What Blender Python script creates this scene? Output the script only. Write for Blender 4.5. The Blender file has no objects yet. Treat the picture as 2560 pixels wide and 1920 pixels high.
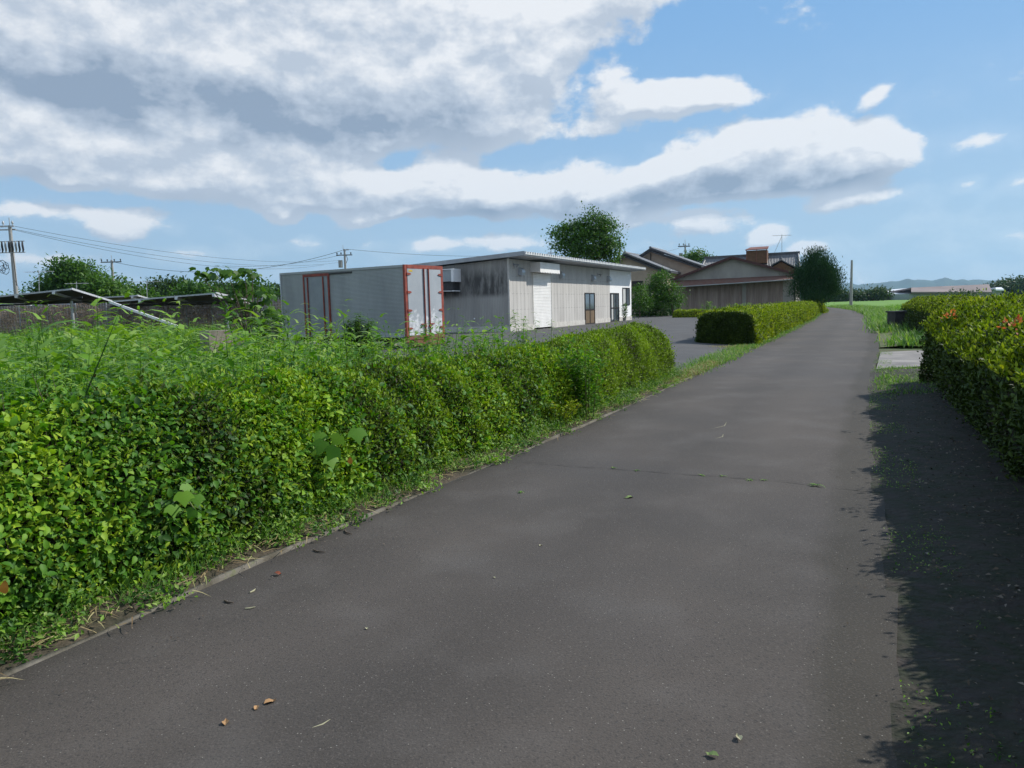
import bpy, math, random
import numpy as np
from mathutils import Vector, Matrix
rad = math.radians
SC = bpy.context.scene
random.seed(7); RNG = np.random.default_rng(11)

# ------------------------------------------------------------------ camera
F_PX, PITCH, ROLL, EYE = 1870.0, 5.95, -1.5, 1.4
cam_d = bpy.data.cameras.new('camera'); cam = bpy.data.objects.new('camera', cam_d)
SC.collection.objects.link(cam); SC.camera = cam
CR = Matrix.Rotation(rad(90-PITCH), 3, 'X') @ Matrix.Rotation(rad(ROLL), 3, 'Z')
cam.matrix_world = Matrix.Translation((0, 0, EYE)) @ CR.to_4x4()
cam_d.sensor_width = 36; cam_d.lens = F_PX/2560*36
cam_d.clip_start = 0.05; cam_d.clip_end = 30000
SC.render.resolution_x = 1024; SC.render.resolution_y = 768
CRn = np.array(CR)

def ray(px, py):                      # survey helper: sight line through a point of the 2212 px wide view
    return CRn @ np.array([(px/.864-1280)/F_PX, -(py/.864-960)/F_PX, -1.])
def g(px, py, z=0.0):                 # where that sight line meets the ground
    d = ray(px, py); t = (z-EYE)/d[2]; return (float(d[0]*t), float(d[1]*t))
def at(px, py, Y):                    # the point of that sight line at distance Y
    d = ray(px, py); t = Y/d[1]; return Vector((float(d[0]*t), float(Y), float(EYE+d[2]*t)))
def onp(px, py, O, a, off=0):         # sight line meets the upright plane through O with direction a -> (along, height)
    u = np.array([math.cos(a), math.sin(a)]); v = np.array([-u[1], u[0]]); d = ray(px, py)
    A = np.array([[d[0], -u[0]], [d[1], -u[1]]]); t, s = np.linalg.solve(A, np.array(O)+v*off)
    return float(s), float(EYE+t*d[2])
def Z(zx, zy, x0, y0, w): k = w/2212; return ((x0+zx*k)*.864, (y0+zy*k)*.864)
Z1 = lambda x, y: Z(x, y, 0, 500, 700)
Z4 = lambda x, y: Z(x, y, 1530, 560, 580)
Z5 = lambda x, y: Z(x, y, 2000, 600, 560)

# ------------------------------------------------------------------ sun, sky, exposure
SUN_AZ, SUN_EL = 20.0, 40.0
sd = Vector((math.cos(rad(SUN_AZ))*math.cos(rad(SUN_EL)), math.sin(rad(SUN_AZ))*math.cos(rad(SUN_EL)), math.sin(rad(SUN_EL))))
sl = bpy.data.lights.new('sun', 'SUN'); sl.energy = 5.0; sl.angle = rad(0.5); sl.color = (1, .955, .88)
so = bpy.data.objects.new('sun', sl); SC.collection.objects.link(so)
so.rotation_euler = sd.to_track_quat('Z', 'Y').to_euler(); so.location = (20, 0, 30)
SC.view_settings.view_transform = 'Standard'; SC.view_settings.look = 'None'
SC.view_settings.gamma = 1.0; SC.view_settings.exposure = 0.0
SC.render.engine = 'CYCLES'

W = bpy.data.worlds.new('World'); SC.world = W; W.use_nodes = True
nt = W.node_tree; nt.nodes.clear()
def N(t, **k):
    n = nt.nodes.new(t)
    for a, b in k.items(): setattr(n, a, b)
    return n
def L(a, b): nt.links.new(a, b)
def M(op, a, b=None, c=None, clamp=False):
    n = N('ShaderNodeMath', operation=op, use_clamp=clamp)
    for i, v in enumerate((a, b, c)):
        if v is None: continue
        if isinstance(v, (int, float)): n.inputs[i].default_value = v
        else: L(v, n.inputs[i])
    return n.outputs[0]
sky = N('ShaderNodeTexSky', sky_type='NISHITA', sun_disc=False, sun_elevation=rad(SUN_EL), sun_rotation=rad(90-SUN_AZ))
sky.air_density = 1.0; sky.dust_density = 0.2; sky.ozone_density = 2.5
tc = N('ShaderNodeTexCoord')
sp = N('ShaderNodeSeparateXYZ'); L(tc.outputs['Generated'], sp.inputs[0])
az = M('ARCTAN2', sp.outputs[0], sp.outputs[1]); el = M('ARCSINE', sp.outputs[2])
uv = N('ShaderNodeCombineXYZ'); L(az, uv.inputs[0]); L(el, uv.inputs[1])
def ae(px, py):
    d = ray(px, py); d = d/np.linalg.norm(d); return math.atan2(d[0], d[1]), math.asin(d[2])
# (x, y, radius x, radius y, tilt, weight) of every cloud lobe, by its place in the sky
CL = [(60, 20, 520, 250, 0, 2.2), (560, 60, 560, 260, 0, 2.2), (950, 120, 330, 210, 0, 2.0), (300, 200, 620, 150, 0, 1.6), (1060, 230, 170, 110, 0, 1.5), (1290, 20, 240, 100, 14, 1.6), (1130, 100, 110, 110, 0, .8),
      (800, 300, 130, 50, 10, .9), (120, 300, 380, 110, 0, 1.7), (420, 350, 480, 85, -4, 1.7), (620, 400, 300, 70, -4, 1.5), (760, 410, 160, 60, 0, .8), (960, 400, 150, 75, 5, 1.5), (1130, 415, 150, 70, 0, 1.2), (1250, 395, 130, 70, 10, 1.4), (1000, 440, 420, 45, 0, 1.2), (1380, 440, 220, 55, 0, 1.2),
      (1390, 220, 190, 48, 3, 1.5), (1325, 165, 60, 50, 30, 1.1), (1480, 205, 130, 40, 5, 1.2), (1270, 285, 130, 28, 0, .9), (1570, 215, 70, 30, 0, .8),
      (1560, 345, 170, 85, 8, 1.7), (1720, 325, 190, 90, 5, 1.9), (1850, 345, 140, 60, 0, 1.3), (1900, 315, 84, 62, 0, 1.5), (1430, 385, 150, 50, 12, 1.4), (1600, 400, 320, 40, 0, 1.3), (1850, 430, 140, 30, 8, 1.1),
      (1530, 480, 110, 32, 6, 1.1), (1300, 480, 190, 34, 0, .8), (1905, 198, 56, 24, 28, .95), (775, 478, 100, 24, 8, 1.3), (855, 455, 50, 22, 20, .9), (610, 466, 44, 24, 0, 1.4), (250, 485, 130, 42, 0, 1.25), (60, 450, 110, 30, 0, 1.15), (150, 390, 60, 26, 0, .8),
      (1120, 522, 120, 32, 0, 1.25), (960, 530, 100, 24, 0, 1.0), (1650, 512, 60, 30, 22, 1.3), (1750, 532, 56, 22, 0, 1.2), (2095, 395, 40, 20, 24, .8), (420, 545, 200, 22, 0, .65), (700, 525, 120, 22, 0, .7), (2120, 302, 50, 16, 8, .5), (2205, 395, 40, 16, 0, .7), (2180, 510, 60, 14, 0, .5), (100, 560, 140, 22, 0, .7)]
grp = bpy.data.node_groups.new('cloud_density', 'ShaderNodeTree')
grp.interface.new_socket('Vector', in_out='INPUT', socket_type='NodeSocketVector'); grp.interface.new_socket('Density', in_out='OUTPUT', socket_type='NodeSocketFloat')
_w = nt; nt = grp; gi = N('NodeGroupInput'); go = N('NodeGroupOutput')
def warp(vec, scale, amp, detail=3):
    nz = N('ShaderNodeTexNoise', noise_dimensions='2D'); nz.inputs['Scale'].default_value = scale; nz.inputs['Detail'].default_value = detail; L(vec, nz.inputs['Vector'])
    a = N('ShaderNodeVectorMath', operation='SUBTRACT'); L(nz.outputs['Color'], a.inputs[0]); a.inputs[1].default_value = (.5, .5, .5)
    b = N('ShaderNodeVectorMath', operation='MULTIPLY_ADD'); L(a.outputs[0], b.inputs[0]); b.inputs[1].default_value = (amp, amp*.6, 0); L(vec, b.inputs[2]); return b.outputs[0]
def fbm(vec, scale, detail, rough):
    n = N('ShaderNodeTexNoise', noise_dimensions='2D'); n.inputs['Scale'].default_value = scale; n.inputs['Detail'].default_value = detail
    n.inputs['Roughness'].default_value = rough; L(vec, n.inputs['Vector']); return n.outputs['Fac']
def blobsum(blobs, vec):
    acc = None
    for (cx, cy, rx, ry, rot, w) in blobs:
        a, e = ae(cx, cy); mp = N('ShaderNodeMapping', vector_type='TEXTURE')
        mp.inputs['Location'].default_value = (a, e, 0); mp.inputs['Rotation'].default_value = (0, 0, rad(rot))
        mp.inputs['Scale'].default_value = (rx/1616*1.02, ry/1616*1.02, 1); L(vec, mp.inputs[0])
        gr = N('ShaderNodeTexGradient', gradient_type='SPHERICAL'); L(mp.outputs[0], gr.inputs[0])
        acc = M('MULTIPLY', gr.outputs['Fac'], w) if acc is None else M('MULTIPLY_ADD', gr.outputs['Fac'], w, acc)
    return acc
wv = warp(gi.outputs[0], 11, .020)
bd = blobsum(CL, wv)
st = N('ShaderNodeVectorMath', operation='MULTIPLY'); L(wv, st.inputs[0]); st.inputs[1].default_value = (1, 1.6, 1)
nf = M('ADD', M('MULTIPLY', M('SUBTRACT', fbm(st.outputs[0], 12, 6, .6), .5), 1.85), M('MULTIPLY', M('SUBTRACT', fbm(st.outputs[0], 34, 4, .55), .5), .28))
L(M('ADD', M('MINIMUM', bd, 1.5), nf), go.inputs[0]); nt = _w
def density(vec, off=(0, 0)):
    a = N('ShaderNodeVectorMath', operation='ADD'); L(vec, a.inputs[0]); a.inputs[1].default_value = (off[0], off[1], 0)
    g_ = N('ShaderNodeGroup'); g_.node_tree = grp; L(a.outputs[0], g_.inputs[0]); return g_.outputs[0]
d0 = density(uv.outputs[0]); d1 = density(uv.outputs[0], (.010, .022))
def srange(v, a0, a1, b0, b1):
    m_ = N('ShaderNodeMapRange', interpolation_type='SMOOTHSTEP'); L(v, m_.inputs[0])
    for i_, q_ in zip((1, 2, 3, 4), (a0, a1, b0, b1)): m_.inputs[i_].default_value = q_
    return m_.outputs[0]
alpha = M('MULTIPLY', srange(d0, .20, .72, 0, 1), .97)
veil = M('MULTIPLY', srange(el, .34, -.02, 0, .40), M('ADD', .6, M('MULTIPLY', d0, .4)))
alpha = M('MAXIMUM', alpha, veil)
# unseen broken cloud added behind and above the viewer to whiten the fill light
bk = M('MULTIPLY', M('MAXIMUM', srange(M('ABSOLUTE', az), .85, 1.35, 0, 1), srange(el, .72, 1.0, 0, 1)), srange(fbm(uv.outputs[0], 2.6, 4, .55), .40, .56, 0, .9))
alpha = M('MAXIMUM', alpha, bk)
# thick cloud is grey underneath, its sunward rims are white
SH = [(180, 190, 620, 90, -4, 1.0), (640, 250, 460, 85, -6, 1.0), (330, 240, 300, 60, 0, .6), (980, 240, 260, 80, 0, .5), (1640, 405, 330, 42, 0, .95), (1420, 425, 240, 34, 0, .5), (1130, 455, 420, 34, 0, .75),
      (600, 430, 330, 36, 0, .5), (60, 370, 260, 40, 0, .3), (1800, 400, 160, 26, 0, .5)]
shd = blobsum(SH, warp(uv.outputs[0], 7, .06))
br = M('SUBTRACT', M('ADD', .80, M('MAXIMUM', M('MULTIPLY', M('SUBTRACT', d0, d1), .56), -.17)), M('MULTIPLY', M('MULTIPLY', M('MINIMUM', shd, 1.2), srange(fbm(uv.outputs[0], 7, 4, .5), .3, .7, .55, 1.25)), .44))
br = M('MAXIMUM', M('MINIMUM', br, 1.0), .2)
cr = N('ShaderNodeValToRGB'); L(br, cr.inputs[0])
cr.color_ramp.elements[0].position = .30; cr.color_ramp.elements[0].color = (.30, .38, .50, 1)
cr.color_ramp.elements[1].position = 1.0; cr.color_ramp.elements[1].color = (.90, .92, .95, 1)
e_ = cr.color_ramp.elements.new(.66); e_.color = (.56, .63, .73, 1)
hz = N('ShaderNodeMapRange', interpolation_type='SMOOTHSTEP'); L(el, hz.inputs[0]); hz.inputs[1].default_value = .42; hz.inputs[2].default_value = -.03
hz.inputs[3].default_value = 0; hz.inputs[4].default_value = 1.0
air = N('ShaderNodeMix', data_type='RGBA'); L(hz.outputs[0], air.inputs[0]); air.inputs[6].default_value = (2.7, 5.6, 9.9, 1); air.inputs[7].default_value = (5.0, 7.6, 10.0, 1)
skm = N('ShaderNodeMix', data_type='RGBA'); skm.inputs[0].default_value = .8; L(sky.outputs[0], skm.inputs[6]); L(air.outputs[2], skm.inputs[7])
b1 = N('ShaderNodeBackground'); L(skm.outputs[2], b1.inputs[0]); b1.inputs[1].default_value = 0.085
b2 = N('ShaderNodeBackground'); L(cr.outputs[0], b2.inputs[0]); b2.inputs[1].default_value = .98
mx = N('ShaderNodeMixShader'); L(alpha, mx.inputs[0]); L(b1.outputs[0], mx.inputs[1]); L(b2.outputs[0], mx.inputs[2])
wo = N('ShaderNodeOutputWorld'); L(mx.outputs[0], wo.inputs[0])

# ------------------------------------------------------------------ helpers: tagging
COL = SC.collection
def tag(o, label=None, cat=None, group=None, kind=None):
    if label: o['label'] = label
    if cat: o['category'] = cat
    if group: o['group'] = group
    if kind: o['kind'] = kind
    return o
def thing(name, label, cat, loc=(0, 0, 0), rz=0, group=None):
    o = bpy.data.objects.new(name, None); COL.objects.link(o); o.empty_display_size = .2
    o.location = loc; o.rotation_euler = (0, 0, rz); return tag(o, label, cat, group)
def copy_tree(o, parent=None):
    c = o.copy(); COL.objects.link(c)
    if parent is not None: c.parent = parent
    for ch in [x for x in bpy.data.objects if x.parent == o]: copy_tree(ch, c)
    return c

class MB:
    def __init__(s): s.v = []; s.f = []; s.sm = []
    def add(s, vs, fs, smooth=False):
        b = len(s.v); s.v += [tuple(p) for p in vs]; s.f += [tuple(b+i for i in f) for f in fs]; s.sm += [smooth]*len(fs); return s
    def box(s, x0, x1, y0, y1, z0, z1):
        return s.add([(x, y, z) for z in (z0, z1) for y in (y0, y1) for x in (x0, x1)],
                     [(0, 2, 3, 1), (4, 5, 7, 6), (0, 1, 5, 4), (2, 6, 7, 3), (0, 4, 6, 2), (1, 3, 7, 5)])
    def prism(s, poly, d):          # poly: planar 3D points, d: extrusion vector
        n = len(poly); d = Vector(d); A = [Vector(p) for p in poly]; B = [p+d for p in A]
        return s.add(A+B, [tuple(range(n))[::-1], tuple(range(n, 2*n))]+[(i, (i+1) % n, n+(i+1) % n, n+i) for i in range(n)])
    def tube(s, pts, r, n=8, caps=True):
        pts = [Vector(p) for p in pts]; R = r if isinstance(r, (list, tuple)) else [r]*len(pts); vs = []
        for i, p in enumerate(pts):
            t = (pts[min(i+1, len(pts)-1)]-pts[max(i-1, 0)]).normalized()
            a = t.cross(Vector((0, 0, 1)) if abs(t.z) < .9 else Vector((1, 0, 0))).normalized(); b = t.cross(a)
            for k in range(n):
                w = 2*math.pi*k/n; vs.append(p+(a*math.cos(w)+b*math.sin(w))*R[i])
        m = len(pts); fs = [(i*n+k, i*n+(k+1) % n, (i+1)*n+(k+1) % n, (i+1)*n+k) for i in range(m-1) for k in range(n)]
        s.add(vs, fs, True)
        if caps: s.add(vs[:n], [tuple(range(n))]); s.add(vs[-n:], [tuple(range(n))[::-1]])
        return s
    def bar(s, p, q, w, h):          # rectangular bar
        p, q = Vector(p), Vector(q); t = (q-p).normalized()
        a = t.cross(Vector((0, 0, 1)) if abs(t.z) < .95 else Vector((0, 1, 0))).normalized()*w/2; b = t.cross(a).normalized()*h/2
        return s.add([p-a-b, p+a-b, p+a+b, p-a+b, q-a-b, q+a-b, q+a+b, q-a+b], [(0, 3, 2, 1), (4, 5, 6, 7), (0, 1, 5, 4), (1, 2, 6, 5), (2, 3, 7, 6), (3, 0, 4, 7)])
    def extr(s, prof, along, z0, z1):   # profile of (x, y) points extruded upward
        n = len(prof)
        return s.add([(x, y, z0) for x, y in prof]+[(x, y, z1) for x, y in prof], [(i, i+1, n+i+1, n+i) for i in range(n-1)])
    def build(s, name, m, parent=None, **k):
        me = bpy.data.meshes.new(name); me.from_pydata(s.v, [], s.f); me.polygons.foreach_set('use_smooth', s.sm)
        me.materials.append(m); me.update(); o = bpy.data.objects.new(name, me); COL.objects.link(o)
        if parent is not None: o.parent = parent
        return tag(o, **k)

# ------------------------------------------------------------------ helpers: materials
def mat(name, c1, c2=None, rough=.8, scale=3., detail=6, bump=0., bscale=None, metal=0., spec=.4, stretch=None, c3=None):
    m = bpy.data.materials.new(name); m.use_nodes = True; t = m.node_tree; b = t.nodes['Principled BSDF']
    b.inputs['Roughness'].default_value = rough; b.inputs['Metallic'].default_value = metal; b.inputs['Specular IOR Level'].default_value = spec
    co = t.nodes.new('ShaderNodeTexCoord'); mp = t.nodes.new('ShaderNodeMapping'); t.links.new(co.outputs['Object'], mp.inputs[0])
    if stretch: mp.inputs['Scale'].default_value = stretch
    nz = t.nodes.new('ShaderNodeTexNoise'); nz.inputs['Scale'].default_value = scale; nz.inputs['Detail'].default_value = detail; nz.inputs['Roughness'].default_value = .6
    t.links.new(mp.outputs[0], nz.inputs[0]); r = t.nodes.new('ShaderNodeValToRGB'); t.links.new(nz.outputs['Fac'], r.inputs[0])
    c2 = c2 or tuple(x*.75 for x in c1)
    r.color_ramp.elements[0].position = .35; r.color_ramp.elements[0].color = (*c2, 1)
    r.color_ramp.elements[1].position = .62; r.color_ramp.elements[1].color = (*c1, 1)
    if c3: e = r.color_ramp.elements.new(.72); e.color = (*c3, 1)
    t.links.new(r.outputs[0], b.inputs['Base Color'])
    if bump:
        n2 = t.nodes.new('ShaderNodeTexNoise'); n2.inputs['Scale'].default_value = bscale or scale*6; n2.inputs['Detail'].default_value = 4; t.links.new(co.outputs['Object'], n2.inputs[0])
        bp = t.nodes.new('ShaderNodeBump'); bp.inputs['Strength'].default_value = bump; bp.inputs['Distance'].default_value = .02
        t.links.new(n2.outputs['Fac'], bp.inputs['Height']); t.links.new(bp.outputs[0], b.inputs['Normal'])
    return m
def leafmat(name, cols, rough=.6, trans=.3, spec=.22):     # colour picked per leaf by its own random number
    m = bpy.data.materials.new(name); m.use_nodes = True; t = m.node_tree; b = t.nodes['Principled BSDF']
    b.inputs['Roughness'].default_value = rough; b.inputs['Specular IOR Level'].default_value = spec
    a = t.nodes.new('ShaderNodeAttribute'); a.attribute_name = 'rnd'
    r = t.nodes.new('ShaderNodeValToRGB'); t.links.new(a.outputs['Fac'], r.inputs[0])
    el = r.color_ramp.elements; el[0].color = (*cols[0], 1); el[1].color = (*cols[-1], 1)
    for i, c in enumerate(cols[1:-1]): e = el.new((i+1)/(len(cols)-1)); e.color = (*c, 1)
    t.links.new(r.outputs[0], b.inputs['Base Color'])
    tr = t.nodes.new('ShaderNodeBsdfTranslucent'); mc = t.nodes.new('ShaderNodeMix'); mc.data_type = 'RGBA'; mc.blend_type = 'MULTIPLY'; mc.inputs[0].default_value = 1
    t.links.new(r.outputs[0], mc.inputs[6]); mc.inputs[7].default_value = (1.5, 1.7, .5, 1); t.links.new(mc.outputs[2], tr.inputs[0])
    ms = t.nodes.new('ShaderNodeMixShader'); ms.inputs[0].default_value = trans
    t.links.new(b.outputs[0], ms.inputs[1]); t.links.new(tr.outputs[0], ms.inputs[2]); t.links.new(ms.outputs[0], t.nodes['Material Output'].inputs[0])
    return m

# ------------------------------------------------------------------ helpers: leaves
def TPL_oval(w=.5, fold=.12, curl=-.12):
    return (np.array([(0, 0, 0), (-w/2, .45, fold), (w/2, .45, fold), (0, .5, 0), (0, 1, curl)]), [(0, 3, 4, 1), (0, 2, 4, 3)])
def TPL_near(w=.55, fold=.08, curl=-.22):
    v = [(0, 0, 0), (-w*.42, .22, fold), (0, .22, .0), (w*.42, .22, fold), (-w*.5, .5, fold), (0, .5, -.02), (w*.5, .5, fold), (-w*.3, .8, fold*.4-.07), (0, .8, -.12), (w*.3, .8, fold*.4-.07), (0, 1.02, curl)]
    return (np.array(v), [(0, 2, 1), (0, 3, 2), (1, 2, 5, 4), (2, 3, 6, 5), (4, 5, 8, 7), (5, 6, 9, 8), (7, 8, 10), (8, 9, 10)])
def TPL_blade(w=.05, droop=.5, n=4):
    v = []; x = y = 0.; z = 0.; f = []
    for i in range(n+1):
        t = i/n; ww = w*(1-t**1.5)*.5+.0005; v += [(-ww, y, z), (ww, y, z)]
        ang = droop*t*1.6; y += math.cos(ang)/n; z -= math.sin(ang)/n
        if i < n: f.append((2*i, 2*i+1, 2*i+3, 2*i+2))
    return (np.array(v), f)
def TPL_lobed():
    pts = [(0, 0), (.28, -.05), (.5, .18), (.62, .48), (.38, .5), (.22, .68), (0, 1.0), (-.22, .68), (-.38, .5), (-.62, .48), (-.5, .18), (-.28, -.05)]
    v = [(0, .3, 0)]+[(x, y, -.10*abs(x)-.12*max(0, y-.5)) for x, y in pts]
    return (np.array(v), [(0, 1+i, 1+(i+1) % 12) for i in range(12)])
def norm(a): return a/np.maximum(np.linalg.norm(a, axis=1, keepdims=True), 1e-9)
def leaf_arrays(tpl, P, D, Nn, S, rnd, WS=None):
    T, Fc = tpl; P = np.asarray(P, float); D = norm(np.asarray(D, float)); X = norm(np.cross(D, Nn)); Zv = np.cross(X, D)
    S = np.broadcast_to(np.asarray(S, float), (len(P),)); WS = S if WS is None else WS*S
    V = P[:, None, :] + T[None, :, 0, None]*X[:, None, :]*WS[:, None, None] + T[None, :, 1, None]*D[:, None, :]*S[:, None, None] + T[None, :, 2, None]*Zv[:, None, :]*S[:, None, None]
    return V.reshape(-1, 3), len(P), len(T), Fc, np.repeat(rnd, len(T))
class Leaves:
    def __init__(s): s.V = []; s.L = []; s.C = []; s.R = []; s.n = 0
    def add(s, tpl, P, D, Nn, S, rnd=None, WS=None):
        if len(P) == 0: return s
        rnd = RNG.random(len(P)) if rnd is None else rnd
        V, n, k, Fc, r = leaf_arrays(tpl, P, D, Nn, S, rnd, WS)
        base = (np.arange(n)*k+s.n)[:, None]
        idx = np.concatenate([np.array(f) for f in Fc]); cnt = np.array([len(f) for f in Fc])
        s.L.append((base+idx[None, :]).ravel()); s.C.append(np.tile(cnt, n)); s.V.append(V); s.R.append(r); s.n += n*k; return s
    def build(s, name, m, parent=None, **kw):
        V = np.concatenate(s.V); Lp = np.concatenate(s.L).astype(np.int32); C = np.concatenate(s.C).astype(np.int32); R_ = np.concatenate(s.R)
        me = bpy.data.meshes.new(name); me.vertices.add(len(V)); me.vertices.foreach_set('co', V.astype(np.float32).ravel())
        me.loops.add(len(Lp)); me.loops.foreach_set('vertex_index', Lp)
        me.polygons.add(len(C)); st = np.concatenate([[0], np.cumsum(C)[:-1]]).astype(np.int32)
        me.polygons.foreach_set('loop_start', st); me.polygons.foreach_set('loop_total', C)
        at_ = me.attributes.new('rnd', 'FLOAT', 'POINT'); at_.data.foreach_set('value', R_.astype(np.float32))
        me.update(calc_edges=True); me.materials.append(m)
        o = bpy.data.objects.new(name, me); COL.objects.link(o)
        if parent is not None: o.parent = parent
        return tag(o, **kw)
def rdir(n): return norm(RNG.normal(size=(n, 3)))
_ph = np.random.default_rng(3).random((12, 4))*6.28; _kk = np.random.default_rng(5).normal(size=(12, 3))
def wob(P, f):                          # smooth pseudo noise in -1..1
    P = np.asarray(P)*f; o = np.zeros(len(P))
    for i in range(12): o += np.sin(P@_kk[i]*(1+.35*i)+_ph[i, 0])/(1+.25*i)
    return o/3.2
def interp_path(pts, s):
    P = np.array(pts, float); d = np.linalg.norm(np.diff(P[:, :2], axis=0), axis=1); c = np.concatenate([[0], np.cumsum(d)])
    out = np.stack([np.interp(s, c, P[:, k]) for k in range(P.shape[1])], 1)
    e = .05; a = np.stack([np.interp(s+e, c, P[:, k])-np.interp(s-e, c, P[:, k]) for k in range(2)], 1)
    # keep the tangent at the very ends
    t = a/np.maximum(np.linalg.norm(a, axis=1, keepdims=True), 1e-9); return out, t, c[-1]

# ------------------------------------------------------------------ MATERIALS
m_leaf_az = leafmat('azalea_leaf', [(.035, .035, .012), (.065, .115, .007), (.13, .21, .009), (.20, .30, .012), (.29, .39, .02)], .6, .24)
m_leaf_azShade = leafmat('azalea_leaf_shade', [(.016, .030, .007), (.030, .055, .009), (.050, .085, .011), (.08, .12, .014)], .6, .08)  # dark copy of the azalea leaf; shade painted into hedge sides and ends
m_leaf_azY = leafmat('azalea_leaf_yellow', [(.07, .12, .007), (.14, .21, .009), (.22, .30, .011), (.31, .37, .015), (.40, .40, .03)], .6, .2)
m_leaf_vine = leafmat('vine_leaf', [(.020, .060, .010), (.040, .12, .012), (.070, .19, .014), (.12, .26, .018), (.26, .40, .03)], .55, .28, .25)
m_leaf_weed = leafmat('weed_leaf', [(.02, .05, .012), (.045, .12, .018), (.09, .20, .022), (.19, .33, .04), (.30, .38, .12)], .5, .3)
m_grass = leafmat('grass_blade', [(.05, .12, .03), (.09, .20, .04), (.15, .28, .05), (.24, .30, .10)], .5, .35)
m_dry = leafmat('dry_stalk', [(.14, .09, .05), (.30, .22, .11), (.44, .37, .20), (.25, .30, .10)], .8, .15, .2)
m_dryvine = leafmat('dead_vine', [(.16, .10, .08), (.34, .25, .20), (.50, .40, .33)], .85, .1, .2)
m_litter = leafmat('leaf_litter', [(.04, .03, .02), (.075, .055, .04), (.12, .09, .065), (.21, .18, .15)], .75, .05)
m_leaf_tree = leafmat('tree_leaf', [(.014, .045, .010), (.028, .08, .014), (.05, .12, .02)], .5, .25)
m_leaf_tree2 = leafmat('tree_leaf_light', [(.03, .08, .012), (.055, .13, .018), (.09, .18, .02)], .5, .3)
m_leaf_far = leafmat('far_leaf', [(.02, .05, .015), (.04, .085, .02), (.07, .10, .03)], .6, .15)
m_leaf_con = leafmat('conifer_leaf', [(.012, .042, .014), (.024, .072, .022), (.045, .11, .028)], .6, .1)
m_rice = leafmat('rice_blade', [(.08, .17, .012), (.12, .25, .015), (.18, .33, .02)], .5, .35)
m_core = mat('blocker_core_dark', (.035, .03, .018), (.012, .016, .008), .95, 8)  # dark core added inside each hedge to stop light passing through
m_bark = mat('bark', (.12, .09, .065), (.05, .04, .03), .9, 12, bump=.5)
m_stem = mat('green_stem', (.12, .20, .05), (.16, .12, .05), .7, 8)
m_soil = mat('soil', (.085, .065, .045), (.038, .036, .02), .95, 5, bump=.8, bscale=30)
m_conc = mat('concrete', (.42, .40, .36), (.26, .25, .22), .9, 3, bump=.2, bscale=40)
m_pole = mat('pole_concrete', (.36, .36, .35), (.28, .28, .27), .85, 2)
m_metal = mat('galvanised', (.50, .52, .54), (.36, .38, .40), .45, 6, metal=.5)
m_dark = mat('dark_metal', (.05, .05, .055), (.03, .03, .03), .6, 6)
m_wire = mat('cable', (.03, .03, .035), rough=.6)
m_white = mat('white_paint', (.88, .88, .88), (.82, .82, .83), .5, 3)
m_glass = mat('window_glass', (.10, .13, .15), (.07, .09, .11), .08, 1, spec=.8)
m_black = mat('bronze_frame', (.03, .022, .022), (.02, .016, .016), .45, 5)

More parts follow.
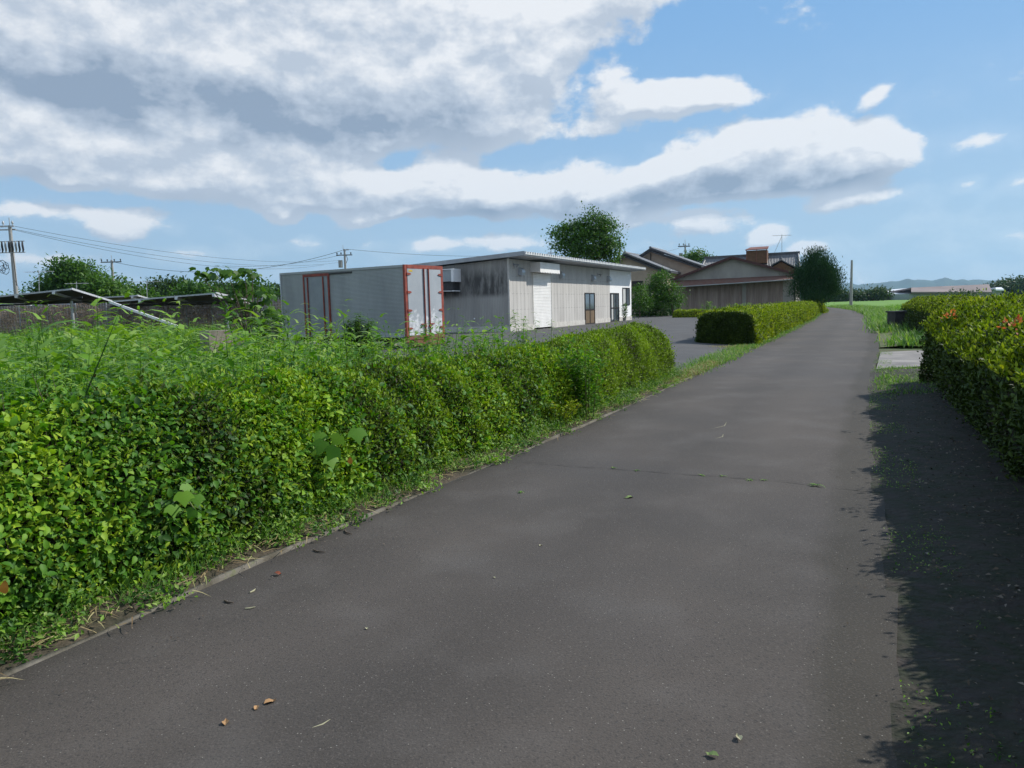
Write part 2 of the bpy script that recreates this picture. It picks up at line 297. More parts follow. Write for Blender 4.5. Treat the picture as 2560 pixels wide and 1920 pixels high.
def asphalt():
    m = mat('asphalt', (.072, .060, .052), (.050, .043, .038), .88, .42, detail=5); t = m.node_tree; b = t.nodes['Principled BSDF']
    co = [n for n in t.nodes if n.type == 'TEX_COORD'][0]; ramp = [n for n in t.nodes if n.type == 'VALTORGB'][0]
    def sub(vec_scale, lo, hi, col, fac, kind='NOISE', prev=None):
        if kind == 'NOISE':
            n = t.nodes.new('ShaderNodeTexNoise'); n.inputs['Scale'].default_value = vec_scale; n.inputs['Detail'].default_value = 3; out = n.outputs['Fac']
        else:
            n = t.nodes.new('ShaderNodeTexVoronoi'); n.inputs['Scale'].default_value = vec_scale; out = n.outputs['Distance']
        t.links.new(co.outputs['Object'], n.inputs[0]); r = t.nodes.new('ShaderNodeMapRange'); t.links.new(out, r.inputs[0])
        r.inputs[1].default_value = lo; r.inputs[2].default_value = hi; r.inputs[3].default_value = 0; r.inputs[4].default_value = fac
        mi = t.nodes.new('ShaderNodeMix'); mi.data_type = 'RGBA'; t.links.new(r.outputs[0], mi.inputs[0]); t.links.new(prev, mi.inputs[6]); mi.inputs[7].default_value = (*col, 1); return mi.outputs[2]
    c = ramp.outputs[0]
    c = sub(1.7, .5, .7, (.085, .076, .070), .6, prev=c)
    c = sub(.23, .50, .62, (.045, .041, .040), .55, prev=c)
    # wheel tracks worn paler, dirt gathered at the edges
    ac = t.nodes.new('ShaderNodeAttribute'); ac.attribute_name = 'across'; nw = t.nodes.new('ShaderNodeTexNoise'); nw.inputs['Scale'].default_value = .8; nw.inputs['Detail'].default_value = 5; t.links.new(co.outputs['Object'], nw.inputs[0])
    ad = t.nodes.new('ShaderNodeMath'); ad.operation = 'MULTIPLY_ADD'; t.links.new(nw.outputs['Fac'], ad.inputs[0]); ad.inputs[1].default_value = .14; t.links.new(ac.outputs['Fac'], ad.inputs[2])
    cw = t.nodes.new('ShaderNodeValToRGB'); t.links.new(ad.outputs[0], cw.inputs[0]); E = cw.color_ramp.elements; E[0].position = .05; E[0].color = (.55, .56, .50, 1); E[1].position = 1.06; E[1].color = (.6, .6, .52, 1)
    for p_, v_ in ((.13, .92), (.33, 1.16), (.56, .90), (.78, 1.14), (.96, .95)): e = E.new(p_); e.color = (v_, v_, v_*.985, 1)
    mw = t.nodes.new('ShaderNodeMix'); mw.data_type = 'RGBA'; mw.blend_type = 'MULTIPLY'; mw.inputs[0].default_value = 1; t.links.new(c, mw.inputs[6]); t.links.new(cw.outputs[0], mw.inputs[7]); c = mw.outputs[2]
    c = sub(120, .54, .72, (.15, .13, .115), .38, prev=c)
    c = sub(90, .46, .30, (.02, .02, .02), .6, prev=c)
    c = sub(34, .10, .04, (.32, .30, .26), .75, 'V', prev=c)
    t.links.new(c, b.inputs['Base Color'])
    n2 = t.nodes.new('ShaderNodeTexNoise'); n2.inputs['Scale'].default_value = 140; n2.inputs['Detail'].default_value = 3; t.links.new(co.outputs['Object'], n2.inputs[0])
    bp = t.nodes.new('ShaderNodeBump'); bp.inputs['Strength'].default_value = .45; bp.inputs['Distance'].default_value = .006; t.links.new(n2.outputs['Fac'], bp.inputs['Height']); t.links.new(bp.outputs[0], b.inputs['Normal'])
    return m
m_asph = asphalt()
m_yard = mat('yard_asphalt', (.085, .083, .082), (.062, .061, .062), .9, .8, bump=.3, bscale=60)
m_path = mat('side_path_paving', (.27, .25, .23), (.15, .14, .135), .9, 1.2, bump=.3, bscale=50)
m_ground = mat('ground_green', (.05, .09, .018), (.075, .06, .03), .95, .6, bump=.5, bscale=8)
m_fieldg = mat('field_green', (.12, .25, .018), (.09, .19, .018), .9, .05, detail=8)

# ------------------------------------------------------------------ SETTING: ground, road, yard, path, field, hills
LE = [(-5.0, -3.2), (-2.95, .95), (-2.04, 2.81), (-1.45, 4.09), (-.92, 5.15), (-.22, 6.54), (.86, 8.64), (3.30, 13.77), (5.3, 18.0), (7.75, 23.3), (13.7, 36.0), (20.2, 50.0), (28.5, 69.), (37.5, 92.), (43, 112), (42, 128), (34, 140), (15, 150)]
RE = [(-1.4, -3.2), (.62, .95), (1.28, 2.3), (1.90, 3.6), (3.05, 6.2), (5.2, 10.75), (7.0, 14.4), (9.35, 18.95), (13.99, 28.56), (22.2, 46.0), (28.5, 60.0), (35.2, 76.), (42.5, 96.), (48.3, 114), (47.5, 133), (38, 147), (16, 158)]
def resample(P, n):
    P = np.array(P, float); d = np.linalg.norm(np.diff(P, axis=0), axis=1); c = np.concatenate([[0], np.cumsum(d)]); s = np.linspace(0, 1, n)**1.6*c[-1]
    return np.stack([np.interp(s, c, P[:, k]) for k in (0, 1)], 1)
MB().add([(-9000, -400, -.03), (12000, -400, -.03), (12000, 9000, -.03), (-9000, 9000, -.03)], [(0, 1, 2, 3)]).build('ground', m_ground, kind='structure')
a, b = resample(LE, 90), resample(RE, 90); mb = MB(); vs = []
for i in range(90):
    jl = .035*math.sin(i*2.7)+.02*math.sin(i*7.1); jr = .03*math.sin(i*3.3)
    for k in range(7):
        t = k/6; p = a[i]*(1-t)+b[i]*t
        if k == 0: p = p+np.array([jl+random.uniform(-.02, .02), 0])
        if k == 6: p = p+np.array([jr+random.uniform(-.03, .03), 0])
        vs.append((p[0], p[1], .012*math.sin(math.pi*t)))
mb.add(vs, [(i*7+k, i*7+k+1, i*7+k+8, i*7+k+7) for i in range(89) for k in range(6)], True); rd = mb.build('road', m_asph, kind='structure')
at_ = rd.data.attributes.new('across', 'FLOAT', 'POINT'); at_.data.foreach_set('value', [k/6 for i in range(90) for k in range(7)])
def sheet(name, m, pts, z, **k):
    return MB().add([(x, y, z) for x, y in pts], [tuple(range(len(pts)))]).build(name, m, kind='structure', **k)
# yard: gently raised lot that ramps down to the road at its entrance
yv = [(3.35, 13.9, -.012), (7.7, 23.2, -.012), (6.2, 24.5, .12), (15.4, 47, .15), (22, 60, .15), (16, 74, .15), (3, 62, .15), (-13, 40, .15), (-10.6, 29, .15), (-6.2, 21.2, .13), (-4.4, 16.5, .10), (-.2, 15.0, .10), (1.7, 13.9, .06)]
MB().add(yv+[(3.4, 19.5, .10), (2, 30, .15)], [(0, 1, 13), (1, 2, 13), (2, 3, 14, 13), (3, 4, 5, 14), (5, 6, 14), (6, 7, 14), (7, 8, 14), (8, 9, 14), (9, 10, 14), (10, 11, 13, 14), (11, 12, 13), (12, 0, 13)]).build('yard', m_yard, kind='structure')
sheet('side_path', m_path, [(7.1, 14.5), (9.35, 18.9), (12.5, 19.6), (20, 21.2), (19.5, 17.8), (12, 16.0)], -.002)
# concrete edging along the left side of the road, broken and mossy
mk = mat('edging_concrete', (.155, .14, .115), (.075, .065, .045), .9, 4.5, bump=.4, bscale=40, c3=(.10, .12, .03))
e0 = resample(LE[:8], 60); mb = MB(); vs = []
for i in range(60):
    t = e0[min(i+1, 59)]-e0[max(i-1, 0)]; t = t/np.linalg.norm(t); n = np.array([-t[1], t[0]]); w = (.10+.03*math.sin(i*1.9)+.02*math.sin(i*5.2))*(1 if i < 26 else max(.03, 1-(i-26)/6))
    p = e0[i]+n*-.02; q = e0[i]+n*w
    zz = .006+.012*math.sin(i*.55+1)+.006*math.sin(i*1.7); vs += [(p[0], p[1], -.004), (p[0]*.8+q[0]*.2, p[1]*.8+q[1]*.2, zz+.004), (q[0], q[1], zz+.008), (q[0], q[1], -.03)]
mb.add(vs, [(i*4+k, (i+1)*4+k, (i+1)*4+k+1, i*4+k+1) for i in range(59) for k in range(3)], True); mb.build('kerb_strip', mk, kind='structure')
def verge(name, path, w0, w1, m, z, n=60, side=1):
    e = resample(path, n); vs = []
    for i in range(n):
        t = e[min(i+1, n-1)]-e[max(i-1, 0)]; t = t/np.linalg.norm(t); nn = np.array([-t[1], t[0]])*side
        for k in range(5):
            w = w0+(w1-w0)*k/4; p = e[i]+nn*w; vs.append((p[0], p[1], z+(.03*math.sin(i*1.3+k*2)+.03*k if k else 0)))
    return MB().add(vs, [(i*5+k, (i+1)*5+k, (i+1)*5+k+1, i*5+k+1) for i in range(n-1) for k in range(4)], True).build(name, m, kind='structure')
verge('soil_verge', LE[:8], -.01, 1.9, m_soil, -.003)
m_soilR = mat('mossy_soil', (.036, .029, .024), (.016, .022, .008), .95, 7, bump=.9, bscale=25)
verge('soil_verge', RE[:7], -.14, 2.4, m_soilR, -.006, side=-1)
m_vg = mat('verge_turf', (.07, .11, .025), (.09, .08, .035), .95, 2.5, bump=.6, bscale=20)
verge('grass_verge', LE[9:15], -.02, 1.5, m_vg, -.004)
verge('grass_verge', [(10.1, 20.6)]+RE[8:14], -.02, 2.5, m_vg, -.006, side=-1)
# rice field, right of the road and beyond, to the distant farm buildings
sheet('field', m_fieldg, [(19, 24), (50, 30), (250, 60), (380, 300), (60, 300), (55, 150), (49, 108), (42, 88), (29.5, 56), (17.5, 30)], .02)
sheet('field', m_fieldg, [(30, 165), (55, 160), (60, 300), (20, 300), (-60, 240), (-30, 190)], .02)
# the tar joint that crosses the road
mj = mat('road_joint_tar', (.038, .034, .031), rough=.95)
jp = [g(x, y) for x, y in [(1120, 998), (1240, 1010), (1330, 1017), (1450, 1026), (1560, 1034), (1680, 1042), (1780, 1052), (1895, 1064)]]
vs = []
for i, (x, y) in enumerate(resample(jp, 40)):
    w = .003+.0025*math.sin(i*1.7); vs += [(x, y-w+.01*math.sin(i*2.3), .0165), (x, y+w+.01*math.sin(i*2.3), .0165)]
MB().add(vs, [(2*i, 2*i+2, 2*i+3, 2*i+1) for i in range(39)]).build('road_joint', mj, kind='structure')
# hills
def ridge(name, prof, Y, dep, m):
    n = 160; xs = np.array([p[0] for p in prof]); zs = np.array([p[2] for p in prof]); X = np.linspace(xs[0], xs[-1], n); Zr = np.interp(X, xs, zs); vs = []
    rows = 9
    for j in range(rows):
        t = j/(rows-1); h = math.sin(math.pi*t)**.9
        for i in range(n):
            e = min(1, 8*i/n, 8*(n-1-i)/n)
            k = 1+.10*math.sin(i*.31+j*2.1)*(1 if j != 4 else .25)+.05*math.sin(i*.9+j)*(1 if j != 4 else .4)
            vs.append((X[i]*(1+(t-.5)*dep/Y), Y+(t-.5)*dep, -5+(Zr[i]+5)*h*k*e))
    return MB().add(vs, [(j*n+i, j*n+i+1, (j+1)*n+i+1, (j+1)*n+i) for j in range(rows-1) for i in range(n-1)], True).build(name, m, kind='structure')
m_hill = mat('forested_hill', (.03, .06, .035), (.02, .04, .025), .95, .004)
ridge('hills', [at(*Z5(x, y), 6000) for x, y in [(-1300, 560), (-600, 500), (0, 450), (330, 428), (420, 436), (560, 440), (800, 425), (1000, 408), (1100, 388), (1300, 402), (1420, 383), (1550, 402), (1700, 390), (1900, 402), (2300, 420), (2900, 440)]], 6000, 2400, m_hill)
ridge('hills', [at(x, y, 5200) for x, y in [(-300, 660), (0, 655), (250, 640), (450, 632), (560, 622), (592, 612), (640, 624), (900, 630), (1200, 625)]], 5200, 1800, m_hill)

# ------------------------------------------------------------------ HEDGES
def hedge(name, label, path, width, hfun, specs, side_ratio=1.0, core=True, seed=0, cap=True, group=None, power=2.6, wobamp=.07, rear=.25, base=0.0, nose=.25, undercut=0., twigs=0):
    """rounded box hedge along a path (centre line). specs: list of (material, template, count, size, size_jitter, (s0,s1), up)"""
    root = thing(name, label, 'hedge', (path[0][0], path[0][1], 0), group=group)
    o0 = np.array([path[0][0], path[0][1], 0.])
    _, _, Lt = interp_path(path, np.array([0.]))
    def surf(s, th, inset=0.):
        c, t, _ = interp_path(path, np.clip(s, .06, Lt-.06)); nrm = np.stack([t[:, 1], -t[:, 0]], 1)   # towards the right of the direction of travel
        h = hfun(s)-base; w2 = width/2
        endf = np.clip(np.minimum(s, Lt-s)/nose, 0.02, 1)**.45 if cap else 1.
        ca, sa = np.cos(th), np.sin(th)
        off = np.sign(ca)*np.abs(ca)**(2/power)*(w2-inset)*endf*(1-undercut*(1-np.clip(np.abs(sa)*1.6, 0, 1))); z = base+np.abs(sa)**(2/power)*(h-inset)*(endf*.25+.75)
        P = np.stack([c[:, 0]+nrm[:, 0]*off+t[:, 0]*(s-np.clip(s, .06, Lt-.06)), c[:, 1]+nrm[:, 1]*off+t[:, 1]*(s-np.clip(s, .06, Lt-.06)), z], 1)
        Nn = norm(np.stack([nrm[:, 0]*ca, nrm[:, 1]*ca, sa+.0*z], 1)); en = np.clip(1-np.minimum(s, Lt-s)/nose, 0, 1)*np.where(s < Lt/2, -1, 1)
        Nn = norm(Nn+np.stack([t[:, 0]*en, t[:, 1]*en, 0*en], 1)*1.3)
        P = P+Nn*(wob(P+seed, 2.2)*wobamp+wob(P-seed, 7.0)*wobamp*.8)[:, None]
        return P, Nn
    tt = np.linspace(0, math.pi, 600); cx = np.sign(np.cos(tt))*np.abs(np.cos(tt))**(2/power)*width/2; cz = np.abs(np.sin(tt))**(2/power)*float(np.mean(hfun(np.array([Lt/2]))))
    cum = np.concatenate([[0], np.cumsum(np.hypot(np.diff(cx), np.diff(cz)))])       # even spacing round the section
    for k, (m, tpl, cnt, size, jit, (s0, s1), up, *thr) in enumerate(specs):
        s = s0+(s1-s0)*RNG.random(cnt); nend = int(cnt*.16) if cap else 0
        ta, tb_ = thr[0] if thr else (0, math.pi); th = np.interp(np.interp(ta, tt, cum)+(np.interp(tb_, tt, cum)-np.interp(ta, tt, cum))*RNG.random(cnt), cum, tt)
        back = th > 2.3; keep = ~back | (RNG.random(cnt) < rear); s, th = s[keep], th[keep]
        P, Nn = surf(s, th); dpt = RNG.exponential(.05, len(s)); P = P-Nn*dpt[:, None]
        P = P+RNG.normal(size=P.shape)*.012+Nn*(RNG.random((len(P), 1)) < .035)*RNG.random((len(P), 1))*.14
        if nend and k == 0 and not thr:        # close the two ends
            for e, sgn in ((.0, -1), (Lt, 1)):
                if not (s0 <= e <= s1+.01): continue
                n = nend; rr = RNG.random(n)**.5; t2 = np.interp(cum[-1]*RNG.random(n), cum, tt)
                c, t, _ = interp_path(path, np.full(n, min(max(e, .06), Lt-.06))); nr = np.stack([t[:, 1], -t[:, 0]], 1)
                h = hfun(np.full(n, e))-base; ca, sa = np.cos(t2), np.sin(t2)
                off = np.sign(ca)*np.abs(ca)**(2/power)*width/2*rr*.9; z = base+np.abs(sa)**(2/power)*h*rr*.97
                Q = np.stack([c[:, 0]+nr[:, 0]*off, c[:, 1]+nr[:, 1]*off, z], 1); TT = np.stack([t[:, 0], t[:, 1], 0*z], 1)*sgn
                Q = Q+TT*((1-rr**3)*.10-.02+wob(Q, 4)*.04-RNG.exponential(.03, n))[:, None]
                P = np.concatenate([P, Q]); Nn = np.concatenate([Nn, norm(TT+np.array([0, 0, .2]))])
        n = len(P); D = norm(Nn*.55+np.array([0, 0, up])+rdir(n)*.75); NN = norm(Nn+np.array([0, 0, .45])+rdir(n)*.55)
        sz = size*(1+jit*(RNG.random(n)-.5)*2)
        r = np.clip(RNG.random(n)*.70+.17+.22*wob(P, 1.9)+.2*wob(P, 6), 0, 1)
        lv = Leaves().add(tpl, P-o0, D, NN, sz, r); lv.build('foliage' if k == 0 else 'leaves', m, root)
    if twigs:
        s = RNG.random(twigs)*Lt; th = RNG.random(twigs)*1.9; P, Nn = surf(s, th, .12); P = P-o0; tb = MB()
        for a_, n_ in zip(P, Nn):
            d_ = norm((n_+rdir(1)[0]*.8+np.array([0, 0, .35]))[None])[0]*random.uniform(.12, .30); m__ = a_+d_*.5+np.array([0, 0, random.uniform(-.02, .02)]); tb.tube([a_, m__, a_+d_], [.003, .0025, .001], 4, False)
        tb.build('twigs', m_bark, root, kind='stuff')
    if core:
        ns, nth = max(8, int(Lt/.35)), 14; S, T = np.meshgrid(np.linspace(.02, Lt-.02, ns), np.linspace(0, math.pi, nth), indexing='ij')
        P, _ = surf(S.ravel(), T.ravel(), .10); P = P-o0; fs = [(i*nth+j, i*nth+j+1, (i+1)*nth+j+1, (i+1)*nth+j) for i in range(ns-1) for j in range(nth-1)]
        fs += [tuple(range(nth)), tuple((ns-1)*nth+j for j in range(nth))[::-1]]
        MB().add(P, fs, False).build('blocker_core', m_core, root)  # solid inner shell, added to block light behind the leaves
    return root
T5 = TPL_oval(.5); T5n = TPL_oval(.38); TN = TPL_near(.62); TNn = TPL_near(.45)
def offset(path, d):
    P = np.array(path, float); out = []
    for i in range(len(P)):
        t = P[min(i+1, len(P)-1)]-P[max(i-1, 0)]; t = t/np.linalg.norm(t); out.append((P[i][0]-t[1]*d, P[i][1]+t[0]*d))
    return out
HL = offset([(-4.3, -1.8), (-2.95, .95), (-2.04, 2.81), (-1.45, 4.09), (-.92, 5.15), (-.22, 6.54), (.86, 8.64), (3.36, 13.9)], .90)
hl = lambda s: np.interp(s/1.115-1.8, [3, 4.5, 6, 8.3, 10.5, 12.5, 14], [.93, .93, .90, .84, .92, .96, .96])+.012*np.sin(s*2.3)
hedge('hedge', 'long overgrown green roadside hedge left of the road, smothered in vines at its near end', HL, 1.25, hl,
      [(m_leaf_az, T5, 165000, .035, .35, (6.5, 17.6), .5), (m_leaf_az, TNn, 52000, .032, .3, (.5, 7.5), .4),
       (m_leaf_vine, TN, 100000, .037, .5, (.3, 8.0), -.1), (m_leaf_vine, TN, 16000, .048, .4, (7, 12.5), -.1)], wobamp=.05, seed=3, power=2.5, twigs=420)
HB = offset([(7.7, 22.7), (13.6, 35.4), (20.1, 49.3), (27.4, 66)], 1.2)
hb = lambda s: 1.04+0*s
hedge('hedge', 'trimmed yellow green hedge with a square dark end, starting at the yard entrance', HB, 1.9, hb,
      [(m_leaf_azShade, T5, 60000, .075, .3, (0, 48), .5), (m_leaf_azY, T5, 130000, .080, .3, (.15, 48), .7, (0, 2.5))], wobamp=.06, seed=9, power=5, nose=.12)  # dark leaves paint the shaded end, yellow ones cover the lit front and top
hr = lambda s: 1.20+.05*np.sin(s*1.1)
HR = offset([(-.95, -2.2), (.62, .95), (1.28, 2.3), (1.90, 3.6), (3.05, 6.2), (5.2, 10.75), (5.95, 12.2)], -1.63)[::-1]
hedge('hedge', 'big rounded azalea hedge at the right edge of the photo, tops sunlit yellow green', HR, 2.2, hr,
      [(m_leaf_azShade, TNn, 120000, .040, .3, (-.1, 18), .5), (m_leaf_azY, TNn, 150000, .042, .3, (0, 18), .9, (.68, 2.5))], wobamp=.11, seed=5, power=2.3, nose=.8, undercut=.4)  # shaded road face painted by dark leaves, yellow ones kept to sunlit crown
HR2 = offset([(10.6, 21.6), (13.2, 27.4), (16.5, 35)], -2.35)[::-1]
hedge('hedge', 'rounded azalea clump beyond the side path on the right, its near end in shade', HR2, 1.9, lambda s: 1.22+.04*np.sin(s*2), [(m_leaf_azShade, T5, 45000, .06, .3, (0, 20), .5), (m_leaf_azY, T5, 50000, .06, .3, (0.2, 20), .9, (.65, 2.4))], wobamp=.1, seed=15, power=2.6, nose=.6)  # same painted split: dark leaves for shade, yellow on the lit crown

# ------------------------------------------------------------------ TREES
def tree(name, label, cat, base, trunk_top, blobs, n, leaf, m_leaf, tr=.15, group=None, tpl=None, droop=.15, limbs=True, shell=.62, dense=.0, jag=.16):
    """blobs: world ellipsoids (centre, rx, ry, rz)"""
    base = Vector(base); root = thing(name, label, cat, base, group=group); o = np.array(base)
    tb = MB(); tt = Vector(trunk_top)-base; mid = tt*.5+Vector((tr*.6, 0, 0)); tb.tube([(0, 0, -.1), mid, tt], [tr, tr*.75, tr*.5], 8)
    if limbs:
        for c, rx, ry, rz in blobs:
            c = Vector(c)-base; s = mid+(tt-mid)*random.random(); e = c+Vector((random.uniform(-.3, .3)*rx, 0, rz*.3)); k = (s+e)/2+Vector((0, 0, -.12*(e-s).length))
            tb.tube([s, k, e], [tr*.45, tr*.3, tr*.08], 6, False)
            for _ in range(3):
                q = c+Vector(tuple(rdir(1)[0]*np.array([rx, ry, rz])*.85)); tb.tube([k, (k+q)/2+Vector((0, 0, .05)), q], [tr*.22, tr*.12, tr*.04], 5, False)
    tb.build('trunk', m_bark, root)
    vol = np.array([rx*rz+rx*ry for _, rx, ry, rz in blobs]); vol = vol/vol.sum(); lv = Leaves()
    for (c, rx, ry, rz), f in zip(blobs, vol):
        k = int(n*f); nc = max(10, int(k/26)); c = np.array(c); R3 = np.array([rx, ry, rz])
        u = rdir(nc); u[:, 2] = np.where(u[:, 2] < -.5, -u[:, 2], u[:, 2]); rr = shell+(1.05-shell)*RNG.random(nc)**.6; rr = rr*(1+jag*wob(u*2+c, 1.6))
        cc = c+u*R3*rr[:, None]; sig = leaf*1.7+min(rx, rz)*.05
        idx = RNG.integers(0, nc, k); P = cc[idx]+RNG.normal(size=(k, 3))*sig*np.array([1, 1, .55]); Nn = norm(u[idx]*.8+np.array([0, 0, .6])+rdir(k)*.5)
        D = norm(u[idx]*.6+rdir(k)*.8+np.array([0, 0, -droop])); r = np.clip(RNG.random(k)*.6+.2+.25*wob(cc[idx], 1.2), 0, 1)
        lv.add(tpl or TPL_oval(.55), P-o, D, Nn, leaf*(.7+.6*RNG.random(k)), r)
    lv.build('crown', m_leaf, root); return root
def pxblobs(lst, Y, dy=1.0):
    out = []
    for i, (px, py, rx, ry) in enumerate(lst):
        c = at(px, py, Y+dy*math.sin(i*2.4)*.5); out.append(((c.x, c.y, c.z), rx/1616*Y, max(rx, ry)/1616*Y*.8, ry/1616*Y))
    return out
def T(name, label, Y, base_px, top_px, bl, n, leaf, m, tr, cat='tree', **k):
    b = at(*base_px, Y); b.z = 0; t = at(*top_px, Y); return tree(name, label, cat, b, t, pxblobs(bl, Y, k.pop('dy', Y*.02)), n, leaf, m, tr, **k)
T('broadleaf_tree', 'dense round green tree behind the solar panels near the left utility pole', 88, (180, 690), (178, 620), [(165, 605, 42, 34), (120, 640, 42, 36), (215, 640, 48, 36), (165, 640, 60, 46), (235, 660, 40, 30), (140, 592, 22, 26), (105, 655, 30, 25)], 16000, .42, m_leaf_tree2, .35, dy=4)
far = [(30, 655, 40, 12), (75, 660, 30, 12), (262, 636, 26, 22), (300, 645, 30, 18), (345, 630, 25, 24), (385, 628, 28, 22), (425, 632, 34, 22), (470, 632, 30, 20), (505, 640, 34, 20), (545, 632, 30, 18), (590, 642, 34, 20), (640, 650, 40, 16)]
FL = ['low dark tree at the left edge under the utility pole', 'low dark tree between the antenna and the round tree', 'small dark tree just right of the second utility pole', 'dark tree behind the panels, right of the small one', 'grey green bare topped tree above the panel rows',
      'olive tree beside the bare topped one above the panels', 'broad olive tree in the middle of the far treeline', 'yellowish tree in the treeline left of the big leaved sapling', 'tree in the treeline directly behind the big leaved sapling', 'dark tree showing between the sapling crown and the container', 'dark tree left of the container top under the blue hill', 'low dark tree mostly hidden by the grey container']
for i, (px, py, rx, ry) in enumerate(far):
    Y = 118+13*math.sin(i*1.9); c = m_leaf_far if i % 3 else m_leaf_tree2
    T('broadleaf_tree', FL[i], Y, (px, 690), (px, py), [(px, py, rx*.7, ry*.8), (px-rx*.5, py+ry*.5, rx*.6, ry*.6), (px+rx*.55, py+ry*.45, rx*.6, ry*.65), (px, py+ry*1.1, rx*1.1, ry*.8)], 3200, .55, c, .25, group='trees in the far treeline on the left', dy=3)
# low scrub mass behind the fence fills the foot of the treeline
def scrub(name, label, pxs, Y, h, n, leaf, m, dep=6., base=0., hv=.35):
    x0, x1 = at(pxs[0], 680, Y).x, at(pxs[1], 680, Y).x; P = np.stack([x0+(x1-x0)*RNG.random(n), Y+dep*(RNG.random(n)-.5), np.zeros(n)], 1)
    top = h*(1+hv*wob(P*np.array([1, .3, 1]), .55)+hv*.5*wob(P, 1.9)); P[:, 2] = base+top*RNG.random(n)**.55
    lv = Leaves().add(TPL_oval(.55), P, norm(rdir(n)+np.array([0, 0, .3])), norm(rdir(n)*.7+np.array([0, -.4, .6])), leaf*(.7+.6*RNG.random(n)))
    return lv.build(name, m, None, label=label, cat='scrub', kind='stuff')
scrub('scrub', 'dark green scrub along the foot of the far left treeline', (-60, 660), 112, 2.8, 16000, .5, m_leaf_far)
T('broadleaf_tree', 'tall loose leafy tree rising behind the grey shed roof', 70, (1290, 660), (1280, 540), [(1285, 490, 34, 28), (1245, 510, 38, 26), (1310, 515, 26, 34), (1215, 502, 22, 10), (1220, 530, 26, 16), (1270, 530, 44, 30), (1318, 545, 20, 30), (1255, 550, 34, 18), (1300, 560, 34, 22)], 13000, .21, m_leaf_tree2, .16, jag=.45, dy=1.5, tpl=TPL_oval(.7))
T('broadleaf_tree', 'small green tree top between the beige house and the tiled roof', 118, (1503, 640), (1503, 560), [(1503, 556, 16, 12), (1488, 564, 14, 9), (1518, 563, 14, 9)], 1500, .35, m_leaf_tree2, .15)
T('ornamental_tree', 'small round yard tree in front of the beige house walls', 66, (1457, 690), (1440, 620), [(1430, 610, 22, 20), (1415, 635, 22, 22), (1445, 640, 24, 22), (1462, 655, 10, 12), (1435, 655, 20, 14)], 6000, .17, m_leaf_tree2, .10, dy=1)
T('ornamental_tree', 'dark bush in the shade between the white wall and the yard tree', 68, (1400, 690), (1400, 660), [(1400, 672, 34, 24), (1430, 676, 32, 22), (1385, 660, 16, 22)], 5000, .18, m_leaf_tree, .1, dy=1, cat='bush')
T('ornamental_tree', 'light green bush against the white end wall of the shed', 64, (1382, 690), (1380, 655), [(1382, 640, 13, 24), (1388, 660, 14, 20)], 2200, .15, m_leaf_tree2, .06, dy=1, cat='bush')
cb = [(1764, 557, 8, 18), (1753, 578, 13, 20), (1774, 580, 12, 22), (1788, 602, 8, 20), (1735, 600, 8, 18), (1796, 622, 6, 12), (1755, 612, 30, 22), (1785, 608, 19, 22), (1752, 634, 30, 18), (1780, 630, 24, 18), (1758, 648, 20, 12), (1762, 600, 30, 26)]
T('conifer_tree', 'dark conical evergreen beside the road bend, on a leaning trunk', 64, (1747, 665), (1764, 570), cb, 26000, .22, m_leaf_con, .13, tpl=TPL_oval(.22), droop=-1.4, jag=.6, dy=1.2)
T('broadleaf_tree', 'dark wood edge at the far right behind the white roofed barn', 330, (2180, 640), (2180, 615), [(2160, 622, 22, 7), (2190, 619, 26, 10), (2235, 615, 36, 13), (2290, 616, 40, 14), (2200, 628, 40, 8), (2260, 628, 40, 8)], 9000, 1.1, m_leaf_far, .6)
FT = [(1806, 637, 8, 6), (1790, 640, 8, 6), (1850, 638, 12, 4), (1886, 637, 8, 5), (1898, 634, 6, 5), (2075, 640, 25, 4)]
for i, (px, py, rx, ry) in enumerate(FT):
    T('broadleaf_tree', ['low far tree right of the dark evergreen', 'low far tree half hidden by the dark evergreen', 'flat far bush by the concrete mast', 'far tree left of the white roofed shed', 'far round tree touching the white roofed shed', 'low green bush in front of the long barn wall'][i], 240, (px, 645), (px, py), [(px, py, rx, ry), (px+rx, py+1, rx, ry*.7)], 900, .8, m_leaf_far, .3, group='small trees beyond the rice field')

# young big-leaved tree (drooping heart leaves) in front of the panels
def big_leaf_tree(name, label, base, tips, leaf, n_per, tr, m, spread=.3):
    base = Vector(base); root = thing(name, label, 'young tree', base); tb = MB(); lv = Leaves(); o = np.array(base)
    for tip in tips:
        tip = Vector(tip)-base; k = tip*.55+Vector((0, 0, -.10*tip.length)); k.x *= .6; tb.tube([(0, 0, -.05), k, tip], [tr, tr*.6, tr*.2], 6, False)
        t_ = np.array(tip); P = t_+RNG.normal(size=(n_per, 3))*spread*np.array([1, 1, .38]); out = norm(P-t_+np.array([0, 0, .02])); D = norm(out*.7+np.array([0, 0, -.9])+rdir(n_per)*.3)
        lv.add(TPL_lobed(), P, D, norm(out+np.array([0, 0, .7])+rdir(n_per)*.25), leaf*(.6+.7*RNG.random(n_per)))
    tb.build('trunk', m_bark, root); lv.build('crown', m, root); return root
B = at(545, 745, 23); B.z = .1
big_leaf_tree('sapling', 'young big leaved tree with drooping leaves in front of the solar panels', B, [at(x, y, 23+dy) for x, y, dy in [(432, 590, 0), (465, 583, .4), (492, 588, -.3), (455, 600, .2), (505, 593, .4), (528, 585, -.2), (545, 590, .3), (520, 610, 0), (540, 622, .5), (505, 640, .2), (560, 632, -.4), (530, 650, .3), (575, 645, 0), (490, 650, .5), (550, 660, .1), (520, 672, .5), (585, 668, .2), (598, 680, -.3), (500, 690, .2), (560, 690, .3)]], .19, 15, .035, m_leaf_tree2, .17)

